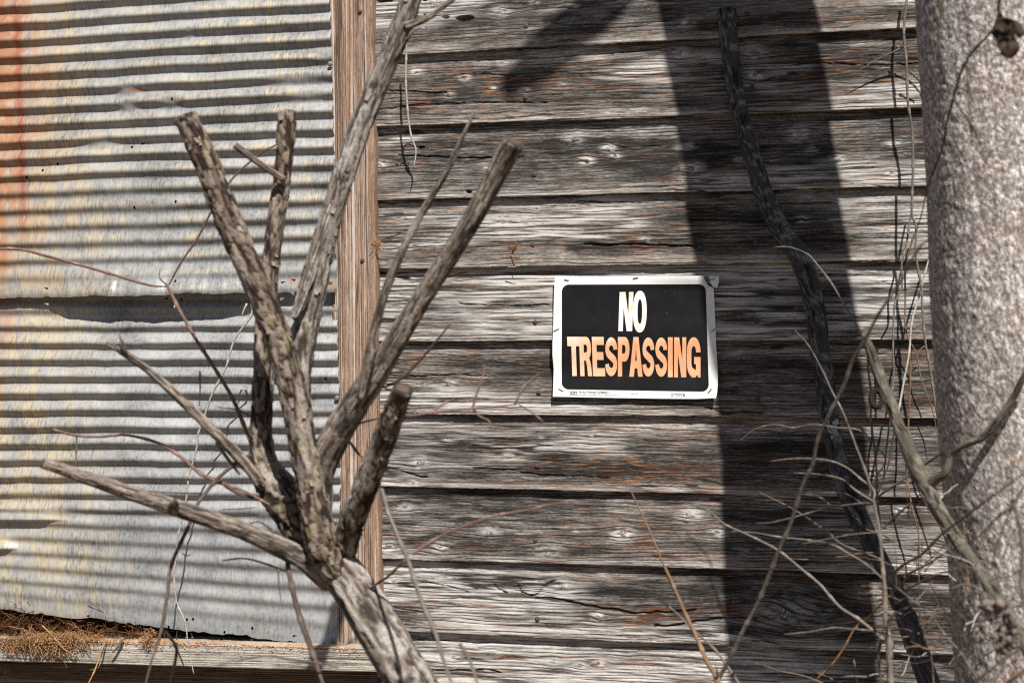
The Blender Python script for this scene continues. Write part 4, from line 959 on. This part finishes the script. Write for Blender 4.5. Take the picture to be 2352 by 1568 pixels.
plant('forked_sapling', 'forked dry sapling, brown left stem and long straight grey right stem', 'sapling', [
    ('stem', [zr(395, 1640), zr(400, 1540), zr(330, 1440), zr(270, 1290), zr(200, 1140), zr(120, 970), zr(60, 830), z6(2200, 960), z6(2080, 650), z6(1990, 470), z6(1905, 288)], .70, .55, 15, 7, 'twig_brown'),
    ('stem', [zr(398, 1545), zr(480, 1400), zr(560, 1240), zr(640, 1080), zr(720, 900), zr(790, 720), zr(870, 530), zr(930, 330), zr(1000, 180), z8(1040, 1370), z8(1110, 1200), z8(1200, 1030), z8(1270, 860), z8(1330, 750), z8(1400, 620), z8(1450, 520), z8(1560, 370), z8(1620, 240), z8(1700, 110), z7(1730, 1530), z7(1850, 1350), z7(2080, 1110), z7(2360, 890)], .68, 1.05, 12, 6),
    ('twig', [zr(395, 1530), zr(390, 1490), zr(392, 1455)], .69, .70, 7, 4),
    ('twig', [zr(540, 1580), zr(440, 1440), zr(370, 1340), zr(240, 1220), zr(120, 1110), zr(20, 1030)], .66, .56, 8, 4)], seed=200)
plant('thicket_stem', 'upright grey thicket stem with many thin side twigs over the shaded boards', 'bush', [
    ('stem', [zr(1505, 1640), zr(1500, 1450), zr(1495, 1300), zr(1475, 1150), zr(1465, 1000), zr(1440, 800), zr(1430, 600), zr(1400, 420), zr(1350, 250), zr(1260, 0), z8(1200, 1200), z8(1130, 1060), z8(1060, 920), z8(980, 770), z8(890, 665)], 0.65, 0.53, 17, 3.5),
    ('twig', [zr(1470, 1300), zr(1310, 1170), zr(1180, 1060), zr(1050, 950), zr(940, 840), zr(780, 720), zr(600, 620), zr(450, 540), zr(330, 460), zr(200, 410)], 0.65, 0.47, 9, 5),
    ('twig', [zr(1450, 900), zr(1340, 810), zr(1260, 750), zr(1120, 690), zr(1000, 650), zr(800, 640), zr(620, 610), zr(440, 600)], 0.63, 0.51, 6, 4),
    ('twig', [zr(1445, 790), zr(1400, 760), zr(1200, 680), zr(1110, 610), zr(990, 520), zr(860, 440), zr(660, 350)], 0.63, 0.47, 5, 3.5),
    ('twig', [zr(1395, 400), zr(1380, 340), zr(1320, 260), zr(1220, 190), zr(1090, 150), zr(900, 140), zr(735, 150)], 0.60, 0.53, 6, 4.5),
    ('twig', [zr(1395, 410), zr(1280, 330), zr(1190, 280), zr(1060, 230), zr(880, 230)], 0.61, 0.55, 5.5, 4),
    ('twig', [zr(1400, 420), zr(1320, 430), zr(1120, 455), zr(1000, 480), zr(850, 520), zr(740, 550), zr(636, 546)], 0.61, 0.53, 5, 3.5),
    ('twig', [zr(1330, 430), zr(1230, 370), zr(1120, 350), zr(950, 362)], 0.60, 0.55, 4, 3),
    ('twig', [zr(1140, 455), zr(1060, 385), zr(950, 360)], 0.56, 0.53, 4, 3),
    ('twig', [zr(1425, 605), zr(1270, 620), zr(1110, 650), zr(930, 685)], 0.62, 0.56, 4.5, 3.5),
    ('twig', [zr(1480, 1240), zr(1300, 1235), zr(1130, 1220), zr(980, 1240), zr(820, 1250)], 0.65, 0.58, 5, 5),
    ('twig', [zr(1480, 920), zr(1560, 820), zr(1700, 740), zr(1830, 600), zr(2000, 470), zr(2150, 370), zr(2360, 225)], 0.65, 0.98, 9, 6),
    ('twig', [zr(1495, 1250), zr(1440, 1300), zr(1430, 1400), zr(1450, 1600)], 0.65, 0.63, 9, 9),
    ('twig', [zr(1480, 1500), zr(1480, 1200), zr(1530, 1130), zr(1610, 1080)], 0.66, 0.69, 7, 6, 'twig_dark')], seed=230)
shoots = []
rgs = np.random.default_rng(77)
for k in range(85):
    x0, y0 = rgs.uniform(1440, 2300), rgs.uniform(330, 1560); 
    if x0 > 1900 and y0 < 600: y0 += 500
    a = rgs.uniform(-.2, 3.3); L = rgs.uniform(120, 330); d0 = rgs.uniform(.58, .88) if x0 > 1750 else rgs.uniform(.5, .68); c = rgs.normal(0, .22)
    P = []; x, y = x0, y0
    for q in range(6): P.append(zr(x, y)); x += math.cos(a)*L/5; y -= math.sin(a)*L/5; a += c/5+rgs.normal(0, .10)
    shoots.append(('twig', P, d0, d0+rgs.uniform(-.05, .08), rgs.uniform(2.6, 4.2), 1.8, rgs.choice(['twig_grey', 'twig_dark', 'twig_brown', 'twig_grey', 'pale_vine'])))
plant('fine_brush', 'fine tangle of hair thin dry shoots at the lower right', 'brush', [('stem', [zr(1760, 1640), zr(1745, 1400), zr(1700, 1100), zr(1690, 850), zr(1720, 600)], .66, .6, 6, 3, 'twig_dark')]+shoots, None, 'twig_grey', 600)
plant('arching_twig', 'thin arching twig crossing the dark leaning branch right of the sign', 'twig', [
    ('stem', [zr(1440, 700), z8(1350, 760), z8(1320, 710), z8(1270, 610), z8(1210, 490), z8(1130, 370), z8(1040, 260), z8(960, 190), z8(860, 145), z8(760, 135)], .44, .34, 6, 4.5)], G1, seed=250, foot=False)
plant('drooping_twig', 'pale curved twig bowing over the boards below the sign', 'twig', [
    ('stem', [zr(1400, 260), z8(1480, 1500), z8(1400, 1400), z8(1300, 1320), z8(1180, 1285), z8(1010, 1275), z8(880, 1290), z8(760, 1270), z8(640, 1300), z8(540, 1375)], .46, .36, 4, 4)], G1, seed=255, foot=False)
plant('straw_stalk', 'orange straw stalk slanting up to the right across the tree trunk', 'stalk', [
    ('stem', [zr(1010, 1600), zr(1040, 1545), zr(1120, 1450), zr(1200, 1340), zr(1290, 1210), zr(1380, 1130), zr(1450, 1060), zr(1560, 950), zr(1640, 880), zr(1720, 800), zr(1860, 680), zr(1950, 610), zr(2100, 490), zr(2290, 375)], .44, .62, 6, 4),
    ('leaf_blade', [zr(1290, 1210), zr(1230, 1225), zr(1155, 1242)], .46, .44, 5, 2)], seed=260, mat='straw_stalk')
plant('reddish_grass_stem', 'fuzzy reddish grass stem lying across the shaded boards', 'stalk', [
    ('stem', [zr(1445, 738), zr(1350, 745), zr(1200, 760), zr(1050, 772), zr(950, 780), zr(780, 765)], .48, .40, 4.5, 4)], seed=262, mat='twig_brown', foot=False)
def vine(label, P, d0, d1, w0, w1, mat, seed, extra=()):
    return plant('hanging_vine', label, 'vine', [('stem', P, d0, d1, w0, w1)]+list(extra), G1, mat, seed, False)
vine('thickest hanging vine, just left of the tree trunk from the top edge', [z7(1612, -80), z7(1610, 0), z7(1590, 200), z7(1600, 420), z7(1620, 650), z7(1645, 850), z7(1640, 1100), z7(1640, 1350), z8(1655, 0), z8(1670, 200), z8(1690, 400), z8(1700, 560), z8(1730, 750), z8(1760, 930), z8(1780, 1100), z8(1820, 1300), z8(1880, 1450), zr(1900, 180), zr(1960, 340)], .040, .10, 7, 6, 'twig_grey', 270,
     [('tendril', [z7(1590, 300), z7(1560, 310), z7(1400, 400), z7(1255, 482)], .040, .035, 5, 3), ('tendril', [z7(1590, 305), z7(1640, 297), z7(1700, 297), z7(1760, 320), z7(1810, 355)], .040, .06, 5, 3),
      ('tendril', [z7(1610, 450), z7(1650, 490), z7(1690, 525), z7(1692, 545)], .040, .035, 5, 4, 'twig_dark'), ('tendril', [z7(1560, 305), z7(1545, 295), z7(1530, 285)], .040, .035, 4, 3)])
vine('thin vine strand swinging left then down beside the shaded boards', [z7(1645, 1300), z7(1630, 1400), z7(1600, 1560), z8(1580, 250), z8(1560, 400), z8(1530, 500), z8(1515, 750), z8(1520, 980), z8(1490, 1250), z8(1460, 1550), zr(1450, 300)], .035, .09, 5, 5.5, 'twig_grey', 280)
vine('pale vine strand slanting down left from the trunk edge', [z8(1775, 120), z8(1720, 300), z8(1670, 480), z8(1640, 620), z8(1610, 830), z8(1580, 1000), z8(1550, 1150), z8(1500, 1400), z8(1480, 1520), zr(1420, 370)], .05, .12, 5, 6, 'pale_vine', 285)
vine('brown vine strand hanging straight between the other vines', [z8(1650, 60), z8(1590, 270), z8(1590, 470), z8(1600, 660), z8(1630, 780), z8(1630, 1000), z8(1620, 1250), zr(1600, 200), zr(1640, 420), zr(1670, 620), zr(1685, 800), zr(1690, 1150)], .032, .06, 5, 4.5, 'twig_brown', 290,
     [('tendril', [z8(1620, 740), z8(1670, 830), z8(1700, 960), z8(1780, 1200), z8(1800, 1350)], .035, .04, 3.5, 3), ('tendril', [z8(1720, 770), z8(1680, 800), z8(1665, 850)], .035, .04, 3.5, 2.5)])
vine('short dark vine end hanging over the bright bark', [z7(1840, -60), z7(1830, 0), z7(1820, 250), z7(1850, 500), z7(1858, 548)], .86, .84, 6, 8, 'twig_dark', 295)
plant('dark_forked_twig', 'dark forked twig with a withered leaf in front of the tree trunk', 'twig', [
    ('stem', [z7(2215, -60), z7(2205, 20), z7(2190, 120), z7(2150, 200), z7(2020, 350), z7(1950, 470), z7(1900, 640), z7(1860, 790), z7(1830, 920), z7(1800, 1020), z7(1730, 1200), z7(1690, 1370), z7(1650, 1520)], .95, .60, 8, 5),
    ('twig', [z7(1860, 800), z7(1930, 940), z7(1980, 1035)], .86, .86, 5, 5), ('twig', [z7(1900, 620), z7(2040, 840), z7(2118, 1040)], .88, .88, 4, 4), ('twig', [z7(1800, 1020), z7(1880, 1022)], .84, .86, 4, 2),
    ('twig', [z7(2150, 200), z7(2090, 160), z7(2010, 120)], .92, .93, 4, 2), ('twig', [z7(1950, 470), z7(1890, 465)], .9, .9, 5, 3), ('twig', [z7(2150, 195), z7(2200, 200), z7(2235, 190)], .93, .94, 4, 3)], mat='twig_dark', seed=300, foot=False)
plant('slanting_twig', 'blurred pale twig running down over the lower tree trunk', 'twig', [
    ('stem', [zr(2070, 1600), zr(2060, 1540), zr(1950, 1380), zr(1860, 1270), zr(1750, 1120), zr(1640, 1050), zr(1530, 960)], .85, .75, 8, 5)], G1, 'twig_grey', 320)
plant('slanting_twig', 'long twig crossing the sapling stem down to the trunk foot', 'twig', [
    ('stem', [zr(2300, 1200), zr(2100, 990), zr(1960, 850), zr(1890, 720), zr(1820, 570), zr(1700, 380), zr(1650, 250)], .62, .42, 6, 5, 'pale_vine')], G1, 'twig_grey', 324, False)
plant('slanting_twig', 'thin twig curving from the boards to the lower right corner', 'twig', [
    ('stem', [zr(2100, 1640), zr(2080, 1568), zr(1990, 1440), zr(1910, 1290), zr(1830, 1080), zr(1760, 920)], .78, .6, 7, 4)], G1, 'twig_grey', 328)
plant('budded_twig', 'upright twig with a pale bud tip before the trunk', 'twig', [
    ('stem', [zr(2140, 850), zr(2200, 650), zr(2260, 470), zr(2290, 400), zr(2285, 280), zr(2278, 160)], .9, .95, 4, 5, 'twig_dark'), ('bud', [zr(2279, 178), zr(2277, 160), zr(2276, 138)], .95, .95, 8, 12, 'straw_stalk'),
    ('twig', [zr(2290, 420), zr(2325, 560), zr(2345, 700), zr(2335, 950), zr(2360, 1150)], .95, .95, 10, 13, 'twig_grey'), ('twig', [zr(2285, 440), zr(2180, 520), zr(2080, 610), zr(1980, 680)], .95, .9, 6, 4, 'twig_grey'), ('twig', [zr(2290, 430), zr(2340, 340), zr(2380, 250)], .95, .96, 6, 5)], seed=332, foot=False)
plant('ground_twig', 'pair of thin twigs rising from the bottom edge under the knot', 'twig', [
    ('stem', [zr(1100, 1600), zr(960, 1530), zr(800, 1490), zr(720, 1460), zr(630, 1435)], .5, .42, 7, 4), ('twig', [zr(1200, 1600), zr(1180, 1568), zr(1060, 1520), zr(930, 1465)], .52, .45, 6, 4)], G1, 'twig_grey', 340)
plant('cut_stalk', 'short cut stalk with pale tip at the bottom edge', 'stalk', [('stem', [zr(1300, 1640), zr(1290, 1568), zr(1275, 1480), zr(1264, 1415)], .55, .55, 9, 8, 'twig_grey')], None, 'twig_grey', 345)
plant('fallen_twig', 'blurred twig rising to the right in the bottom right corner', 'twig', [('stem', [zr(2060, 1560), zr(2130, 1490), zr(2220, 1420), zr(2352, 1340), zr(2420, 1300)], .95, 1.0, 10, 9), ('twig', [zr(2200, 1600), zr(2290, 1530), zr(2400, 1450)], .98, 1.0, 14, 12, 'twig_brown')], G1, 'twig_grey', 350)
for k, (P, d0, d1) in enumerate((([zr(1610, 960), zr(1700, 920), zr(1800, 880), zr(1960, 830)], .7, .8), ([zr(1880, 970), zr(2000, 930), zr(2100, 985), zr(2180, 1060)], .8, .84), ([zr(1490, 900), zr(1600, 870), zr(1760, 800), zr(1900, 700)], .55, .7), ([zr(1460, 580), zr(1540, 500), zr(1620, 430), zr(1730, 320)], .5, .55), ([zr(1420, 380), zr(1500, 330), zr(1640, 230), zr(1790, 130), zr(1870, 90)], .5, .6))):
    plant('tangled_twig', ('blurred twig low in the tangle before the trunk', 'bent twig ending at the seed head', 'twig crossing the straw stalk near the vines', 'dark slanting twig behind the sapling stem', 'grey twig crossing from the thicket to the sapling fork')[k], 'twig', [('stem', P, d0, d1, 7, 5, ('twig_grey', 'twig_grey', 'twig_brown', 'twig_dark', 'twig_grey')[k])], G1, seed=360+k, foot=False)
# withered leaf and seed head
def crumple(name, label, cat, cx, cy, d, rx, ry, mat, n, seed, pieces=7, size=1.0):
    rg = np.random.default_rng(seed); V, F = [], []; k = 0
    for q in range(pieces):
        ox, oy = rg.normal(0, .35, 2); nn = 9
        U, W_ = np.meshgrid(np.linspace(-1, 1, nn), np.linspace(-1, 1, nn), indexing='ij')
        a = rg.uniform(0, 6.28); s = rg.uniform(.35, .65)*size
        X = (U*math.cos(a)-W_*.7*math.sin(a)*(1-.5*U*U))*s+ox; Y = (U*math.sin(a)+W_*.7*math.cos(a)*(1-.5*U*U))*s+oy
        D = (.6*np.sin(U*2+rg.uniform(0, 6))+.5*W_*W_*rg.choice([-1, 1])+.25*(fbm(U*3+q, W_*3, seed)-.5))*s+rg.normal(0, .35)
        p = at(cx, cy, d)+np.stack([X*rx, D*rx*.7, Y*ry], -1); V.append(p.reshape(-1, 3)); F.append(grid_faces(nn, nn)+k); k += nn*nn
    V = np.vstack(V); o = build(name, V, np.vstack(F), mat, None, base=V.mean(0)); sm = o.modifiers.new('thickness', 'SOLIDIFY'); sm.thickness = .0006
    return tag(o, label, cat)
lx, ly = z7(2250, 205); crumple('withered_leaf', 'crumpled dark brown leaf hanging at the upper right', 'leaf', lx, ly, .95, .020, .028, 'dead_leaf', 9, 5, 11, .8)
for k, (a, b, rx, ry, lb) in enumerate(((2170, 1110, .020, .017, 'upper blurred seed head at the lower right'), (2255, 1210, .017, .024, 'middle blurred seed head at the lower right'), (2245, 1330, .016, .020, 'lowest blurred seed head at the lower right'))):
    fx, fy = zr(a, b); crumple('seed_head', lb, 'seed head', fx, fy, .92, rx, ry, 'seed_fluff', 9, 20+k, 46, .42)

# ------------------------------------------------------------------ thin vines against the wall on the left
plant('dry_vine', 'thin dry vine hanging over the lower corrugated sheet', 'vine', [
    ('stem', [z2(1600, 500), z2(1590, 560), z2(1500, 740), z2(1440, 900), z2(1360, 1080), z2(1310, 1200), z2(1270, 1340), z3(1270, 20), z3(1235, 140), z3(1205, 250), z3(1180, 430), z3(1140, 620), z3(1110, 880), z3(1120, 1050), z3(1180, 1180), z3(1200, 1350), z3(1238, 1512)], .150, .135, 5.5, 4.5, 'pale_vine'),
    ('prong', [z3(1205, 265), z3(1190, 240), z3(1175, 215)], .145, .15, 3.5, 2, 'pale_vine'), ('prong', [z3(1207, 265), z3(1225, 250), z3(1235, 228)], .145, .15, 3.5, 2, 'pale_vine'),
    ('peeled_tip', [z2(1575, 500), z2(1555, 540), z2(1535, 580)], .15, .155, 6, 2, 'pale_vine')], None, 'pale_vine', 400, False)
plant('bark_strip', 'pale dangling vine strip right of the corner post at the top', 'vine', [
    ('stem', [z4(500, 240), z4(505, 330), z4(505, 500), z4(503, 670), z4(512, 780), z4(540, 880), z4(560, 950), z4(563, 1010), z4(553, 1072)], .062, .042, 5.5, 5, 'pale_vine'),
    ('thorn', [z4(548, 935), z4(530, 925), z4(500, 925), z4(480, 950), z4(472, 1000)], .044, .022, 4, 3, 'twig_dark')], None, 'pale_vine', 410, False)

# ------------------------------------------------------------------ nest of dry grass, sawdust and chips on the sill
def strands(name, parent, regions, mat, seed, kind='stuff', label=None, cat=None):
    rg = np.random.default_rng(seed); V, F = [], []; k = 0
    for (fx, fy, sx, sy, d0, d1, n, L, drop) in regions:
        for _ in range(n):
            a = rg.normal(0, 1, 2); x, y = fx+a[0]*sx, fy+a[1]*sy; d = rg.uniform(d0, d1)
            p = at(x, y, d); th = rg.uniform(0, 2*math.pi); dr = np.array([math.cos(th), -abs(rg.normal(0, .35)), math.sin(th)*.6-drop*rg.uniform(.2, 1)]); dr /= np.linalg.norm(dr)
            l = L*rg.uniform(.4, 1.3); bend = rg.normal(0, .35, 3)*l; bend[2] -= drop*.4*l; w_ = rg.uniform(.0004, .0009); side = np.cross(dr, [.3, 1, .1]); side /= np.linalg.norm(side); up = np.cross(side, dr)
            for s in np.linspace(0, 1, 5):
                c = p+dr*l*s+bend*s*s
                c[1] = min(c[1], -.016)
                V += [c+side*w_, c-side*w_*.5+up*w_*.8, c-side*w_*.5-up*w_*.8]
            for i in range(4):
                for j in range(3): q = k+i*3; F.append([q+j, q+(j+1) % 3, q+3+(j+1) % 3, q+3+j])
            k += 15
    o = build(name, np.array(V), np.array(F), mat, parent, base=np.mean(V, 0) if parent is None else None); tag(o, label, cat, kind=kind); return o
strands('dry_grass_nest', None, [z3(60, 1310)+(30, 7, .060, .084, 260, .013, .25), z3(170, 1300)+(30, 8, .062, .088, 260, .014, .35), z3(300, 1285)+(36, 10, .062, .092, 420, .016, .45), z3(360, 1320)+(22, 11, .072, .092, 150, .016, .8), z3(470, 1275)+(28, 7, .062, .088, 260, .014, .3), z3(620, 1295)+(40, 3, .062, .080, 90, .009, .2), z3(945, 1285)+(10, 11, .066, .086, 190, .007, .35), z3(1150, 1310)+(60, 3, .062, .076, 120, .006, .1)], 'dry_grass', 1, label='straw coloured dry grass nest spilling over the sill', cat='nest')
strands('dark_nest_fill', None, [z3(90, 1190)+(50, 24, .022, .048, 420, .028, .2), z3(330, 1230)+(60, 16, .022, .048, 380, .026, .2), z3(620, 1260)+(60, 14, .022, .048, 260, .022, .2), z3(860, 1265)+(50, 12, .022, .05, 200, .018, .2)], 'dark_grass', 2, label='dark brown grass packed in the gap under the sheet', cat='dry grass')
rg = np.random.default_rng(9); V, F = [], []
for _ in range(1800):
    fx = rg.uniform(180, 830); t = (fx+330)/1198; c = sl_*(1-t)+sr_*t; p = np.array([c[0], -rg.uniform(.05, .0755), c[2]+.0215+rg.exponential(.0008)]); r = rg.uniform(.0006, .0022); k = len(V)
    if rg.uniform() < .25: p = np.array([c[0], -.0755, c[2]+.022-rg.exponential(.006)])
    V += [p+r*np.array(q)*rg.uniform(.6, 1.3) for q in ((1, 0, 0), (-.5, .8, 0), (-.5, -.8, 0), (0, 0, .9))]; F += [[k, k+1, k+3], [k+1, k+2, k+3], [k+2, k, k+3], [k, k+2, k+1]]
tag(build('sawdust', np.array(V), F, 'sawdust', None, smooth=False, base=np.mean(V, 0)), 'orange rotten wood dust along the top of the sill', 'wood dust', kind='stuff')
plant('split_straw', 'split straw blade hanging over the sill', 'straw', [('blade', [z3(680, 1280), z3(655, 1350), z3(625, 1420), z3(590, 1500), z3(555, 1590)], .085, .12, 3, 5), ('blade', [z3(665, 1320), z3(640, 1390), z3(605, 1420)], .085, .09, 3, 2), ('blade', [z3(640, 1440), z3(620, 1465), z3(575, 1480)], .1, .1, 2.5, 2)], None, 'straw_stalk', 430, False)
plant('wood_chip', 'pale wood chip leaning on the sill', 'wood chip', [('chip', [z3(785, 1278), z3(765, 1310), z3(735, 1350), z3(715, 1378)], .082, .088, 9, 6)], None, 'twig_grey', 440, False)
plant('stub_twig', 'dark stub of twig sticking out of the nest', 'twig', [('stem', [z3(270, 1200), z3(340, 1270), z3(400, 1330), z3(480, 1400)], .085, .10, 4, 3)], None, 'straw_stalk', 445, False)
# splinter torn out of the fourth board above its lip
sp = plant('wood_splinter', 'faint orange splinter hanging from a board lip above left of the sign', 'splinter', [('sliver', [z5(1212, 85), z5(1195, 125), z5(1178, 165)], .0165, .0185, 3, 7, 'splinter_wood'), ('sliver', [z5(1170, 190), z5(1180, 225), z5(1195, 258)], .017, .021, 5, 3, 'splinter_wood'), ('sliver', [z5(1150, 268), z5(1185, 266), z5(1225, 262)], .024, .030, 2.5, 1.5, 'pale_vine')], None, 'splinter_wood', 450, False)
strands('straw_tuft', None, [z5(322, 110)+(3, 8, .036, .041, 22, .014, .6)], 'dry_grass', 6, label='small straw tuft on the right edge of the post', cat='straw')
